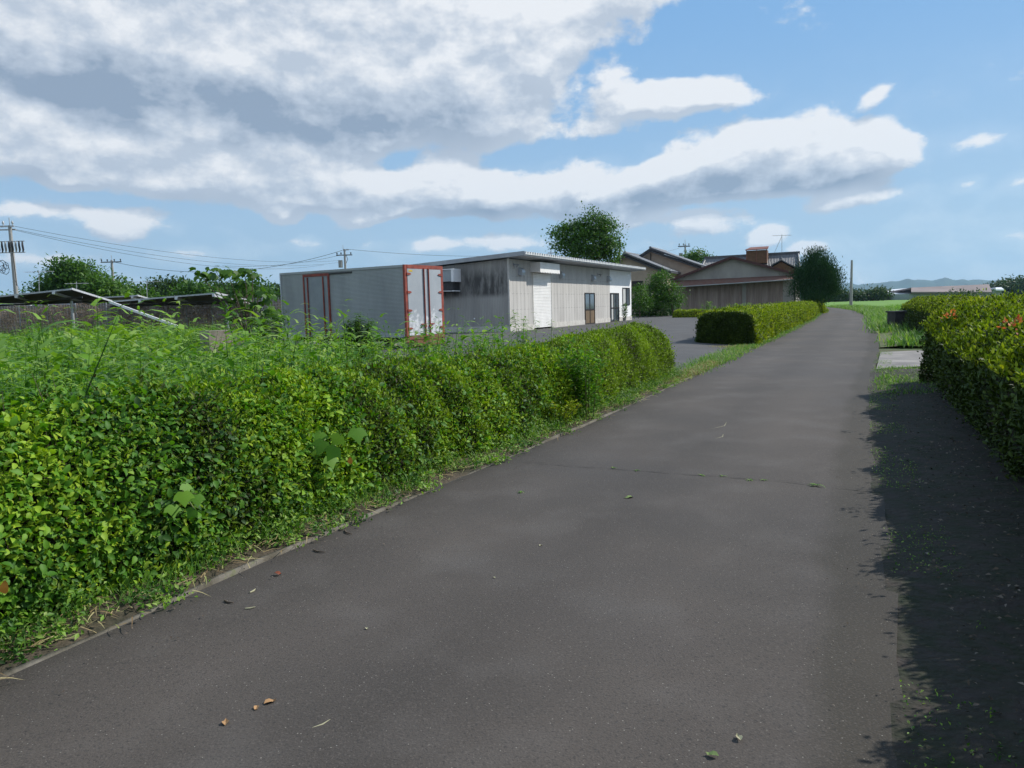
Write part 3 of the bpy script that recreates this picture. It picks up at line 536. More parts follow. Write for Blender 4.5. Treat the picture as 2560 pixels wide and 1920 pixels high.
# ------------------------------------------------------------------ CONTAINER (truck box body on blocks)
m_alu = mat('aluminium_siding', (.41, .435, .435), (.32, .34, .345), .55, 1.2, metal=.25, stretch=(1, 1, .3))
m_aluW = mat('dirty_white_door', (.64, .66, .68), (.50, .52, .54), .45, 1.2)
m_red = mat('faded_red_paint', (.31, .065, .042), (.18, .04, .03), .6, 5)
m_redO = mat('rusty_red_paint', (.24, .085, .055), (.14, .06, .045), .7, 7)
m_under = mat('underframe_black', (.025, .025, .025), rough=.9)
def door_paint():            # white door whose paint peels and smears low down
    m = mat('peeling_door_paint', (.40, .43, .46), (.33, .36, .39), .45, 1.0); t = m.node_tree; b = t.nodes['Principled BSDF']
    co = [n for n in t.nodes if n.type == 'TEX_COORD'][0]; rp = [n for n in t.nodes if n.type == 'VALTORGB'][0]
    s = t.nodes.new('ShaderNodeSeparateXYZ'); t.links.new(co.outputs['Object'], s.inputs[0]); nz = t.nodes.new('ShaderNodeTexNoise'); nz.inputs['Scale'].default_value = 3.5; nz.inputs['Detail'].default_value = 8; nz.inputs['Roughness'].default_value = .7
    t.links.new(co.outputs['Object'], nz.inputs[0]); a = t.nodes.new('ShaderNodeMath'); a.operation = 'MULTIPLY_ADD'; t.links.new(s.outputs[2], a.inputs[0]); a.inputs[1].default_value = -.45; t.links.new(nz.outputs['Fac'], a.inputs[2])
    r = t.nodes.new('ShaderNodeMapRange'); t.links.new(a.outputs[0], r.inputs[0]); r.inputs[1].default_value = -.04; r.inputs[2].default_value = .06; r.inputs[3].default_value = 0; r.inputs[4].default_value = 1
    n3 = t.nodes.new('ShaderNodeTexNoise'); n3.inputs['Scale'].default_value = 7; n3.inputs['Detail'].default_value = 6; t.links.new(co.outputs['Object'], n3.inputs[0])
    c = t.nodes.new('ShaderNodeValToRGB'); t.links.new(n3.outputs['Fac'], c.inputs[0]); c.color_ramp.elements[0].position = .42; c.color_ramp.elements[0].color = (.42, .44, .46, 1); c.color_ramp.elements[1].position = .56; c.color_ramp.elements[1].color = (.62, .64, .66, 1)
    mi = t.nodes.new('ShaderNodeMix'); mi.data_type = 'RGBA'; t.links.new(r.outputs[0], mi.inputs[0]); t.links.new(rp.outputs[0], mi.inputs[6]); t.links.new(c.outputs[0], mi.inputs[7]); t.links.new(mi.outputs[2], b.inputs['Base Color']); return m
m_door = door_paint()
CT = thing('cargo_container', 'grey ribbed truck box with red door frames resting on blocks in the yard', 'container', (-3.273, 23.657, 0), -.587)
def ribbed(mb, x0, x1, y, z0, z1, pitch=.042, d=.010):     # horizontal ribs on a side wall facing -y
    n = int((z1-z0)/pitch); vs = []; 
    for i in range(n+1):
        for zz, dd in ((i*pitch, 0), (i*pitch+pitch*.35, 0), (i*pitch+pitch*.5, d), (i*pitch+pitch*.85, d)):
            z = min(z0+zz, z1); vs += [(x0, y-dd, z), (x1, y-dd, z)]
    k = len(vs)//2; mb.add(vs, [(2*i, 2*i+1, 2*i+3, 2*i+2) for i in range(k-1)])
mb = MB(); mb.box(-5.84, -.02, .02, 1.85, .50, 2.70); ribbed(mb, -5.82, -4.66, .018, .64, 2.70); ribbed(mb, -3.38, -.07, .018, .64, 2.70); mb.build('body', m_alu, CT)
MB().box(-5.86, .01, -.015, 1.87, 2.70, 2.775).build('roof_panel', m_alu, CT)
m_rail = mat('aluminium_rail', (.50, .53, .56), (.42, .45, .48), .4, 3, metal=.4)
MB().box(-5.86, -4.66, -.012, .02, .50, .64).box(-3.38, -.08, -.012, .02, .50, .64).build('bottom_rail', m_rail, CT)
MB().box(-5.87, -5.82, -.02, .03, .50, 2.76).build('corner_post', m_rail, CT)
MB().box(-4.66, -3.36, -.03, .018, 2.58, 2.67).box(-4.66, -4.60, -.03, .018, .52, 2.58).box(-3.44, -3.38, -.03, .018, .52, 2.58).build('side_door_frame', m_red, CT)
MB().box(-3.36, -2.30, -.035, .018, 2.625, 2.665).build('door_track', m_dark, CT)
m_sdoor = mat('grey_side_door', (.30, .33, .345), (.25, .275, .29), .55, 2, metal=.2); sdp = MB().box(-4.60, -3.44, -.008, .019, .54, 2.58).build('side_door', m_sdoor, CT)
for x in (-4.43, -3.66): MB().tube([(x, -.03, .56), (x, -.03, 2.56)], .024, 8).box(x+.02, x+.13, -.05, -.03, .74, .78).box(x-.03, x+.03, -.05, -.01, .70, .86).build('lock_rod', m_red, sdp)
for x in (-4.16, -3.9): pass
mb = MB(); mb.box(-.05, .03, -.025, .075, .34, 2.78); mb.build('corner_post', m_red, CT)
MB().box(-.04, .03, 1.75, 1.87, .40, 2.78).build('corner_post', m_red, CT)
MB().box(-.03, .032, .10, 1.75, 2.66, 2.78).build('door_header', m_red, CT)
for y0, y1, sx in ((.10, .925, 1), (.935, 1.75, -1)):
    d = MB().box(.0, .03, y0, y1, .55, 2.655).build('rear_door', m_door, CT)
    yr = .87 if sx > 0 else 1.10
    MB().tube([(.055, yr, .50), (.055, yr, 2.68)], .022, 8).box(.035, .075, yr-.05, yr+.05, .80, .86).box(.04, .07, yr, yr+.20*(-sx), .87, .91).build('lock_rod', m_red, d)
    yh = .10 if sx > 0 else 1.75
    for zz in (2.49, 1.92, 1.34, .77): MB().prism([(.034, yh-.05*sx, zz-.045), (.034, yh-.05*sx, zz+.045), (.034, yh+.10*sx, zz+.03), (.034, yh+.16*sx, zz), (.034, yh+.10*sx, zz-.03)], (.02, 0, 0)).build('hinge', m_red, d)
m_yel = mat('yellow_sticker', (.65, .45, .03), (.5, .35, .03), .6, 9)
MB().box(.031, .034, .16, .34, 2.56, 2.615).build('sticker', m_yel, CT)
MB().box(-.05, .05, .0, 1.86, .42, .54).box(-.10, .03, .30, 1.75, .20, .42).box(-.04, .06, 1.72, 1.84, .17, .42).build('tail_sill', m_redO, CT)
MB().box(-5.7, -.12, .25, .40, .34, .50).box(-5.7, -.12, 1.35, 1.5, .34, .50).build('underframe', m_under, CT)
for x in (-5.45, -3.6, -2.2, -.45):
    for y in (.15, 1.3): MB().box(x, x+.25, y, y+.35, .14, .34).build('support_block', m_conc, CT)

# ------------------------------------------------------------------ SHED
m_side = mat('cement_siding', (.51, .495, .47), (.42, .405, .385), .85, 1.5, stretch=(1, 1, .25))
def moldy():
    m = mat('mouldy_siding', (.40, .385, .36), (.29, .28, .265), .9, 1.1, stretch=(1, 1, .18)); t = m.node_tree; b = t.nodes['Principled BSDF']; rp = [n for n in t.nodes if n.type == 'VALTORGB'][0]; co = [n for n in t.nodes if n.type == 'TEX_COORD'][0]
    s = t.nodes.new('ShaderNodeSeparateXYZ'); t.links.new(co.outputs['Object'], s.inputs[0])
    mp = t.nodes.new('ShaderNodeMapping'); mp.inputs['Scale'].default_value = (1, 1.6, .5); t.links.new(co.outputs['Object'], mp.inputs[0]); nz = t.nodes.new('ShaderNodeTexNoise'); nz.inputs['Scale'].default_value = 1.6; nz.inputs['Detail'].default_value = 8; nz.inputs['Roughness'].default_value = .65; t.links.new(mp.outputs[0], nz.inputs[0])
    def mrange(src, a0, a1, b0, b1):
        r = t.nodes.new('ShaderNodeMapRange'); r.interpolation_type = 'SMOOTHSTEP'; t.links.new(src, r.inputs[0]); r.inputs[1].default_value = a0; r.inputs[2].default_value = a1; r.inputs[3].default_value = b0; r.inputs[4].default_value = b1; return r.outputs[0]
    def mm(op, a, b_): 
        n = t.nodes.new('ShaderNodeMath'); n.operation = op
        for i, v in enumerate((a, b_)):
            if isinstance(v, float): n.inputs[i].default_value = v
            else: t.links.new(v, n.inputs[i])
        return n.outputs[0]
    band = mm('MULTIPLY', mrange(s.outputs[2], 1.75, 2.1, 0, 1), mrange(s.outputs[2], 3.5, 2.7, .25, 1)); f = mm('MULTIPLY', band, mrange(nz.outputs['Fac'], .35, .60, .35, 1))
    mi = t.nodes.new('ShaderNodeMix'); mi.data_type = 'RGBA'; t.links.new(f, mi.inputs[0]); t.links.new(rp.outputs[0], mi.inputs[6]); mi.inputs[7].default_value = (.085, .083, .08, 1); t.links.new(mi.outputs[2], b.inputs['Base Color']); return m
m_gab = moldy()
m_roofm = mat('folded_steel_roof', (.40, .42, .44), (.32, .33, .35), .55, 2, metal=.3)
m_shut = mat('white_shutter', (.86, .85, .83), (.78, .77, .75), .5, 2)
m_found = mat('foundation_render', (.58, .56, .52), (.45, .43, .40), .9, 3)
m_brown = mat('brown_panel', (.17, .12, .07), (.13, .09, .055), .6, 3)
SH_ = thing('shed', 'long low grey sided shed with a white shutter and a white end section', 'shed', (-.021, 36.508, 0), 1.133)
D_ = 9.0
def grooved(mb, x0, x1, z0, z1, pitch=.455, y=0., gd=.014, gw=.02):     # upright panel joints, facing -y
    prof = [(x0, y)]; x = math.ceil((x0+.02)/pitch)*pitch
    while x < x1-.05: prof += [(x-gw/2, y), (x-gw/2, y+gd), (x+gw/2, y+gd), (x+gw/2, y)]; x += pitch
    prof.append((x1, y)); mb.extr(prof, None, z0, z1)
mb = MB()
mb.box(.12, 21.28, .06, D_-.06, .42, 3.28)                       # body inside the cladding
for x0, x1, z0, z1 in ((0, 2.86, .42, 3.68), (2.86, 5.52, 3.10, 3.68), (5.52, 10.9, .42, 3.68), (10.9, 12.82, 2.10, 3.68), (12.82, 16.08, .42, 3.68)): grooved(mb, x0, x1, z0, z1)
mb.build('siding', m_side, SH_)
mb = MB(); pr = [(0, 0)]; n = int(D_/.09)                        # gable wall: fine upright ribs, facing -x
vs = []
for i in range(n):
    y = i*.09
    for dy, dx in ((0, 0), (.05, 0), (.06, -.012), (.08, -.012)): vs.append((dx, y+dy))
k = len(vs); zt = lambda y: 3.68-.055*y
mb.add([(x, y, .42) for x, y in vs]+[(x, y, zt(y)) for x, y in vs], [(i, k+i, k+i+1, i+1) for i in range(k-1)]); mb.build('gable_wall', m_gab, SH_)
mb = MB(); grooved(mb, 16.08, 21.3, .42, 3.68, pitch=5.3, gd=.01); mb.box(21.28, 21.3, .0, D_, .42, 3.3); mb.build('white_wall', m_white, SH_)
for bx in ((-.03, 2.84, -.03, .06, .13, .42), (5.54, 10.88, -.03, .06, .13, .42), (12.84, 16.05, -.03, .06, .13, .42), (18.08, 21.33, -.03, .06, .13, .42), (-.03, .05, .06, D_, .13, .42)): MB().box(*bx).build('foundation', m_found, SH_)
MB().box(-.04, .05, -.035, .05, .42, 3.70).build('corner_trim', m_found, SH_)
# joint strips with bolts
mb = MB()
for x0, x1 in ((.05, 2.84), (5.54, 10.88), (12.84, 16.06)):
    x = math.ceil(x0/.455)*.455-.23
    while x < x1:
        for z in (1.22, 2.0, 2.85):
            for dx in (-.15, .15): mb.box(x+dx-.012, x+dx+.012, -.006, .004, z-.012, z+.012)
        x += .455
mb.build('bolts', m_dark, SH_, kind='stuff')
# folded plate roof
mb = MB(); P_ = .30; x = -.28; vs = []; zf, zr, yf, yr_ = 3.84, 3.28, -1.0, D_+.3
while x < 21.75: vs += [(x, 0), (x+.05, .0), (x+.12, .12), (x+.23, .12)]; x += P_
k = len(vs); A = [(x, yf, zf+d) for x, d in vs]+[(x, yr_, zr+d) for x, d in vs]; mb.add(A, [(i, i+1, k+i+1, k+i) for i in range(k-1)])
A = [(x, y, z-.012) for x, y, z in A]; mb.add(A, [(i, k+i, k+i+1, i+1) for i in range(k-1)]); mb.build('roof', m_roofm, SH_)
MB().prism([(-.30, yf, zf-.06), (-.30, yf, zf+.14), (-.30, yr_, zr+.14), (-.30, yr_, zr-.06)], (.02, 0, 0)).build('verge_trim', m_roofm, SH_)
MB().prism([(21.77, yf, zf-.06), (21.77, yf, zf+.14), (21.77, yr_, zr+.14), (21.77, yr_, zr-.06)], (.02, 0, 0)).build('verge_trim', m_roofm, SH_)
MB().prism([(-.26, yf+.03, zf-.075), (-.26, 1.5, zf-.20), (-.26, 1.5, zf-.18), (-.26, yf+.03, zf-.03)], (22.0, 0, 0)).build('soffit', m_roofm, SH_)
mb = MB(); x = -.24
while x < 21.5: mb.prism([(x, yf-.012, zf-.02), (x+.10, yf-.012, zf+.13), (x+.22, yf-.012, zf+.13), (x+.29, yf-.012, zf-.02)], (0, .02, 0)); x += .30
mb.build('eave_closures', mat('eave_closure_steel', (.62, .63, .63), (.52, .53, .53), .5, 3), SH_, kind='stuff')
# shutter and its canopy
mb = MB(); n = 36; z0, z1 = .22, 3.08; vs = []
for i in range(n):
    z = z0+(z1-z0)*i/n; h = (z1-z0)/n
    for f, d in ((0, .03), (.12, .0), (.8, .0), (1., .03)): vs += [(2.94, d, z+f*h), (5.44, d, z+f*h)]
mb.add(vs, [(2*i, 2*i+1, 2*i+3, 2*i+2) for i in range(len(vs)//2-1)]); st_ = mb.build('shutter', m_shut, SH_)
for x in (2.86, 5.44): MB().box(x, x+.08, -.02, .06, .13, 3.10).build('shutter_guide', m_found, SH_)
mb = MB().box(2.64, 5.40, -.55, .0, 3.12, 3.60)
for i in range(12): x = 2.66+i*.23; mb.prism([(x, -.555, 3.12), (x+.11, -.555, 3.04), (x+.21, -.555, 3.12)], (0, .01, 0))
mb.build('shutter_canopy', m_shut, SH_)
# doors and window
def glazed(name, x0, x1, z0, z1, leaves, low, fr=.06, mlow=m_brown):
    d = MB().box(x0, x1, -.045, .02, z1-fr, z1).box(x0, x0+fr, -.045, .02, z0, z1-fr).box(x1-fr, x1, -.045, .02, z0, z1-fr).box(x0+fr, x1-fr, -.045, .02, z0, z0+fr)
    w = (x1-x0-2*fr)/leaves
    for i in range(1, leaves): d.box(x0+fr+w*i-.03, x0+fr+w*i+.03, -.04, .015, z0+fr, z1-fr)
    if low: d.box(x0+fr, x1-fr, -.036, .012, low-.04, low+.04)
    o = d.build(name, m_black, SH_)
    MB().add([(x0+fr, -.012, (low or z0+fr)), (x1-fr, -.012, (low or z0+fr)), (x1-fr, -.012, z1-fr), (x0+fr, -.012, z1-fr)], [(0, 1, 2, 3)]).build('pane', m_glass, o)
    if low: MB().add([(x0+fr, -.016, z0+fr), (x1-fr, -.016, z0+fr), (x1-fr, -.016, low), (x0+fr, -.016, low)], [(0, 1, 2, 3)]).build('panel', mlow, o)
    return o
glazed('door', 10.92, 12.80, .15, 2.09, 2, 1.05)
d2 = glazed('door', 16.10, 18.06, .15, 2.11, 3, 1.08, mlow=m_glass)
m_curt = mat('curtain', (.55, .56, .55), (.42, .43, .42), .8, 3, stretch=(3, 1, .1))
wn = glazed('window', 19.0, 20.8, 1.24, 2.50, 2, None)
MB().box(19.1, 19.75, -.013, .0, 1.31, 2.43).build('curtain', m_curt, wn)
MB().box(16.4, 16.75, -.018, -.01, .3, 2.0).build('curtain', m_curt, d2)
for x, z in ((1.29, 3.12), (6.85, 3.10), (12.39, 3.06), (15.6, 3.06)):     # vent hoods
    mb = MB(); pf = [(0, .18), (-.10, .16), (-.20, .06), (-.24, -.08), (-.22, -.20), (0, -.20)]; mb.prism([(x-.18, a, z+b) for a, b in pf], (.36, 0, 0)); mb.build('vent_hood', m_rail, SH_)
for x, z in ((.6, 3.38), (13.5, 3.25)):
    mb = MB().box(x-.05, x+.05, -.04, 0, z-.02, z+.10).tube([(x, -.02, z+.05), (x, -.16, z+.02), (x+.02, -.24, z-.05)], [.03, .05, .10], 10); mb.build('flood_lamp', m_metal, SH_)
for y in (1.55, 1.9): MB().box(-.03, -.012, y, y+.07, .79, .86).build('socket', m_white, SH_)
# air handling box on the gable wall
m_acw = mat('ac_casing', (.36, .39, .41), (.30, .33, .35), .5, 3)
AC = thing('wall_unit', 'grey and white box unit bolted high on the stained gable wall of the shed', 'air conditioner', (-.021, 36.508, 0), 1.133)
MB().box(-.75, -.03, 2.75, 4.5, 2.68, 3.25).build('casing', m_acw, AC)
MB().box(-.78, -.02, 2.62, 2.75, 2.66, 3.30).box(-.80, -.02, 2.66, 4.5, 3.25, 3.29).build('frame', m_white, AC)
MB().box(-.65, -.03, 2.72, 4.5, 2.26, 2.66).build('housing', m_dark, AC)
MB().box(-.70, .0, 2.70, 2.76, 2.19, 2.24).tube([(-.68, 2.7, 2.21), (-.68, 4.5, 2.24)], .02, 6).build('bracket', m_white, AC)
# climbing plant at the white wall, in a pot
def stem_plant(name, label, cat, base, stems, leaf, per, m, tpl=None, group=None, droop=0., bush=.0, sr=.008, col=None, wsc=None):
    """stems: list of (dx,dy,height). leaves set in whorls up each stem"""
    root = thing(name, label, cat, base, group=group); tb = MB(); lv = Leaves()
    for dx, dy, h in stems:
        b0 = Vector((dx*.35, dy*.35, 0)); tp = Vector((dx, dy, h)); md = (b0+tp)/2+Vector((-dx*.15, -dy*.15, 0)); tb.tube([b0, md, tp], [sr, sr*.8, sr*.3], 5, False)
        n = int(per*h); t = .12+.88*RNG.random(n)**.8; Pm = np.outer((1-t)**2, b0)+np.outer(2*t*(1-t), md)+np.outer(t**2, tp); a = RNG.random(n)*6.283
        out = np.stack([np.cos(a), np.sin(a), 0*a], 1); P = Pm+out*bush*RNG.random((n, 1)); D = norm(out+np.array([0, 0, .55-droop])+rdir(n)*.25)
        lv.add(tpl or TPL_blade(.17, .7, 3), P, D, np.array([0, 0, 1.])+rdir(n)*.35, leaf*(.65+.6*RNG.random(n))*(1.05-.5*np.abs(t-.5)), np.clip(RNG.random(n)*.7+.35*t, 0, 1))
    tb.build('stem', m_stem, root); lv.build('leaves', m, root); return root
q = Vector((math.cos(1.133)*18.3+math.sin(1.133)*.35-.021, math.sin(1.133)*18.3-math.cos(1.133)*.35+36.508, .15))
pt = stem_plant('potted_plant', 'climbing leafy plant in a pot beside the glass door of the white wall', 'plant', q, [(.1, 0, 1.25), (-.08, .05, 1.1), (.02, -.1, .9)], .14, 90, m_leaf_tree2, tpl=TPL_oval(.7), bush=.10)
MB().tube([(0, 0, 0), (0, 0, .22)], [.11, .14], 12).build('pot', m_conc, pt)

# ------------------------------------------------------------------ HOUSES BEHIND THE YARD
m_plast = mat('beige_plaster', (.46, .37, .28), (.38, .30, .23), .9, 1.2, bump=.1)
m_tile = mat('dark_roof_tile', (.085, .09, .10), (.05, .053, .06), .45, 4, spec=.5)
m_tileL = mat('grey_roof_tile', (.22, .225, .235), (.13, .135, .145), .5, 5, spec=.4)
m_ware = mat('weathered_cladding', (.36, .29, .25), (.24, .185, .16), .9, 1.4, stretch=(2, 1, .2))
m_grey = mat('grey_render', (.38, .36, .32), (.28, .265, .24), .9, .6, stretch=(1, 1, .5))
m_rustr = mat('rusty_roof', (.17, .105, .08), (.16, .07, .05), .8, 3, bump=.2)
m_rdtrim = mat('dark_red_trim', (.10, .04, .035), (.06, .03, .028), .7, 4)
WA = rad(-24)
def pl(O, off=0): return lambda zx, zy: (lambda r: Vector((r[0], off, r[1])))(onp(*Z4(zx, zy), O, WA, off))
def slab(mb, a, b, dep, th):          # roof slab from eave a to ridge b, running back by dep
    a, b = Vector(a), Vector(b); up = Vector((0, 0, th)); mb.prism([a, b, b+up, a+up], (0, dep, 0))
def tiles_on(mb, e0, e1, r0, r1, n, h=.07):   # rows of round tile ribs running from eave to ridge
    for i in range(n+1):
        t = i/n; a = Vector(e0).lerp(Vector(e1), t); b = Vector(r0).lerp(Vector(r1), t); mb.tube([a, b], h, 5, False)
# beige house with two stepped gables
OH = tuple(at(1400, 650, 86)[:2]); H1 = thing('house', 'beige plastered house with two stepped gables and dark tiled roofs', 'house', (OH[0], OH[1], 0), WA)
def gable(off, A, ap, B, wall_drop, dep, mroof, vis=.55, name='roof'):
    p = pl(OH, off); a, t, b = p(*A), p(*ap), p(*B)
    wa, wb = a+(t-a)*.06, b+(t-b)*.10
    MB().prism([(wa.x, off, 0.1), (wb.x, off, 0.1), (wb.x, off, wb.z-.15), (t.x, off, t.z-.22), (wa.x, off, wa.z-.15)], (0, dep, 0)).build('wall', m_plast, H1)
    f = Vector((0, -vis, 0)); mb = MB(); slab(mb, a+f, t+f, dep+vis, .16); slab(mb, b+f, t+f, dep+vis, .16); r = mb.build(name, m_tile, H1)
    mb = MB(); up = Vector((0, 0, .2)); tiles_on(mb, b+f+up, b+f+up+Vector((0, dep, 0)), t+f+up, t+f+up+Vector((0, dep, 0)), 22, .06); mb.tube([t+f+up, t+up+Vector((0, dep, 0))], .16, 8); mb.build('ridge_tiles', m_tileL, r)
    mb = MB(); d = Vector((0, -.06, -.20)); mb.bar(a+f+d, t+f+d, .05, .2).bar(b+f+d, t+f+d, .05, .2); mb.build('bargeboard', m_dark, r)
gable(5, (215, 350), (375, 243), (860, 412), 0, 8, m_tile, name='roof')
gable(0, (-20, 400), (130, 292), (572, 468), 0, 6, m_tile)
p = pl(OH, -.03); a, b = p(190, 545), p(298, 680)
MB().box(a.x, b.x, -.05, .02, b.z+.6, a.z).build('window', m_black, H1)
p = pl(OH, 4.97); a = p(370, 280); b = p(370, 360); MB().tube([(a.x, 4.93, a.z), (b.x, 4.93, b.z)], .05, 6).build('downpipe', m_dark, H1)
# warehouse
OW = (16.6, 78.0); WH = thing('warehouse', 'low grey gabled warehouse with a rusty awning across its ribbed front', 'warehouse', (OW[0], OW[1], 0), WA)
p = pl(OW); l, t, r = p(545, 545), p(1150, 318), p(1765, 478)
MB().prism([(l.x+.5, 0, .1), (r.x-.3, 0, .1), (r.x-.3, 0, r.z+.05), (t.x, 0, t.z-.12), (l.x+.5, 0, l.z+.05)], (0, 12, 0)).build('gable_wall', m_grey, WH)
f = Vector((0, -.45, 0)); mb = MB(); slab(mb, l+f, t+f, 12.6, .10); slab(mb, r+f, t+f, 12.6, .10); rf = mb.build('roof', m_rustr, WH)
MB().bar(l+f+Vector((0, -.03, -.02)), t+f+Vector((0, -.03, -.02)), .05, .24).bar(r+f+Vector((0, -.03, -.02)), t+f+Vector((0, -.03, -.02)), .05, .24).build('bargeboard', m_rdtrim, rf)
a0, a1 = p(560, 548), p(1735, 492); pe = pl(OW, -1.3); b0, b1 = pe(600, 600), pe(1728, 527)
mb = MB(); up = Vector((0, 0, .05)); mb.add([a0+Vector((0, -.03, 0)), a1+Vector((0, -.03, 0)), b1, b0, a0+up+Vector((0, -.03, 0)), a1+up+Vector((0, -.03, 0)), b1+up, b0+up], [(0, 1, 2, 3), (4, 7, 6, 5), (0, 3, 7, 4), (1, 5, 6, 2), (3, 2, 6, 7)])
aw = mb.build('awning', m_rustr, WH); MB().tube([b0+Vector((0, -.06, -.03)), b1+Vector((0, -.06, -.03))], .06, 8).build('gutter', m_pole, aw)
mb = MB(); L_, R_ = p(610, 700).x, p(1740, 700).x; vs = []; x = L_
while x < R_: vs += [(x, -.10), (x+.06, -.10), (x+.09, -.14), (x+.15, -.14)]; x += .22
k = len(vs); zt = lambda x: b0.z+(b1.z-b0.z)*(x-L_)/(R_-L_)+.25
mb.add([(x, y, .1) for x, y in vs]+[(x, y, zt(x)) for x, y in vs], [(i, i+1, k+i+1, k+i) for i in range(k-1)]); mb.build('ribbed_front', m_ware, WH)
x0, x1 = p(1632, 600).x, p(1738, 600).x; MB().box(x0, x1, -.19, -.145, .1, zt(x1)-.05).build('render_panel', m_grey, WH)
x0, x1 = p(1245, 600).x, p(1280, 600).x; MB().box(x0, x1, -.20, -.145, .1, zt(x1)-.05).build('render_panel', m_grey, WH)
MB().tube([(R_+.05, -.25, .1), (R_+.05, -.25, zt(R_)-.1)], .05, 8).build('downpipe', m_dark, WH)
# tiled house behind it
OT = tuple(at(1600, 650, 98)[:2]); TH = thing('house', 'old house behind the warehouse with a long grey tiled roof and small dormer', 'house', (OT[0], OT[1], 0), WA)
p4 = pl(OT, 4); p0 = pl(OT, 0); r0, r1 = p4(895, 335), p4(1772, 285); e0, e1 = p0(800, 520), p0(1790, 470)
mb = MB(); dn = Vector((0, 0, -.15)); mb.prism([e0, e1, r1, r0], (0, 0, -.15)); b0_ = r0+Vector((0, 4, r0.z*0-2.4)); b1_ = r1+Vector((0, 4, -2.4)); mb.prism([r0+Vector((0, .01, 0)), r1+Vector((0, .01, 0)), b1_, b0_], (0, 0, -.15)); rf = mb.build('roof', m_tileL, TH)
mb = MB(); tiles_on(mb, e0, e1, r0, r1, 64, .10); mb.build('tile_ribs', m_tileL, rf)
MB().bar(r0+Vector((-.2, 0, .12)), r1+Vector((.25, 0, .12)), .35, .42).build('ridge_cap', m_tile, rf)
for e, r in ((e0, r0), (e1, r1)): MB().tube([e+Vector((0, 0, .1)), r+Vector((0, 0, .1))], .17, 8).build('verge_tiles', m_tile, rf)
MB().box(e0.x+.8, e1.x-.6, 1.0, 7.2, .1, min(e0.z, e1.z)+.2).build('wall', m_plast, TH)
pd = pl(OT, -.6); a, t, b = pd(1515, 400), pd(1612, 350), pd(1765, 425); mb = MB(); slab(mb, a, t, 3, .15); slab(mb, b, t, 3, .15); mb.tube([t+Vector((0, -.1, .15)), t+Vector((0, -.1, .5))], [.22, .1], 8); dr = mb.build('dormer_roof', m_tile, TH)
m_brn = mat('brown_board', (.16, .085, .045), (.10, .055, .03), .8, 4); MB().prism([a+Vector((.3, .3, -.05)), b+Vector((-.3, .3, -.05)), t+Vector((0, .3, -.1))], (0, 2, 0)).prism([(a.x+.3, -.3, .1), (b.x-.3, -.3, .1), (b.x-.3, -.3, b.z), (a.x+.3, -.3, a.z)], (0, .5, 0)).build('dormer_wall', m_brn, dr)
pc = pl(OT, 1.2); a, b = pc(1275, 215), pc(1480, 340); mb = MB().box(a.x+.12, b.x-.06, 1.3, 3.4, b.z-.4, a.z-.55); ch = mb.build('chimney', m_brn, rf)
mb = MB().prism([(a.x-.05, 1.0, a.z-.42), (a.x+.35, 3.2, a.z), (b.x, 3.2, a.z+.02), (b.x+.06, 1.0, a.z-.42)], (0, 0, -.10)); mb.build('rusty_cap', m_redO, TH, label='rusty orange sheet cap')
for x in ((a.x+b.x)/2-.04, a.x+.05, b.x-.12): MB().box(x, x+.08, 1.2, 1.3, b.z-.3, a.z-.5).build('cap_post', m_redO, TH)
# TV antennas
def antenna(name, label, base, top, w, n=5, m=m_metal, brace=None):
    base, top = Vector(base), Vector(top); rt = thing(name, label, 'antenna', base); o = base; mb = MB().tube([(0, 0, 0), top-base], .03, 6).build('mast', m, rt)
    mb = MB(); h = top-base; mb.tube([h+Vector((-w/2, 0, -.15)), h+Vector((w/2, 0, -.15))], .025, 5)
    for i in range(n): x = -w/2+w*i/(n-1); mb.tube([h+Vector((x, -.35, -.15)), h+Vector((x, .35, -.15))], .014, 4)
    mb.build('boom', m, rt)
    if brace: MB().tube([h*.9, Vector(brace)-base], .03, 5).build('brace', m, rt)
    return rt
antenna('tv_antenna', 'thin television antenna on the long tiled roof left of the evergreen', at(*Z4(1620, 268), 99), at(*Z4(1620, 98), 99), 2.4, brace=at(*Z4(1548, 275), 99))
antenna('tv_antenna', 'television antenna against the sky left of the round tree', at(*Z1(310, 740), 74), at(*Z1(306, 555), 74), 2.6)
antenna('tv_antenna', 'pale television antenna in front of the round tree crown', at(*Z1(606, 730), 60), at(*Z1(604, 645), 60), 1.5)
antenna('tv_antenna', 'thin television antenna above the far treeline right of the second pole', at(*Z1(1163, 770), 80), at(*Z1(1158, 635), 80), 2.8)
antenna('roof_vent', 'short thin rod vent standing on the shed roof', at(1190, 552, 41), at(1190, 540, 41), .3, 2)
# tiled roof of a house at the far left
OL = at(0, 690, 72); LH = thing('house', 'low dark roofed house at the left edge behind the solar panels', 'house', (OL.x, OL.y, 0))
w = at(42, 650, 72).x-OL.x; zt_, ze = at(0, 638, 72).z, at(0, 668, 70).z
MB().box(-12, w+6, 1, 8, 0, ze).build('wall', m_plast, LH); mb = MB(); mb.prism([(-13, -.5, ze), (w+7, -.5, ze), (w-1, 4, zt_), (-13, 4, zt_)], (0, 0, -.15)); mb.prism([(-13, 4.01, zt_), (w-1, 4.01, zt_), (w+7, 9, ze), (-13, 9, ze)], (0, 0, -.15)); mb.build('roof', m_tile, LH)

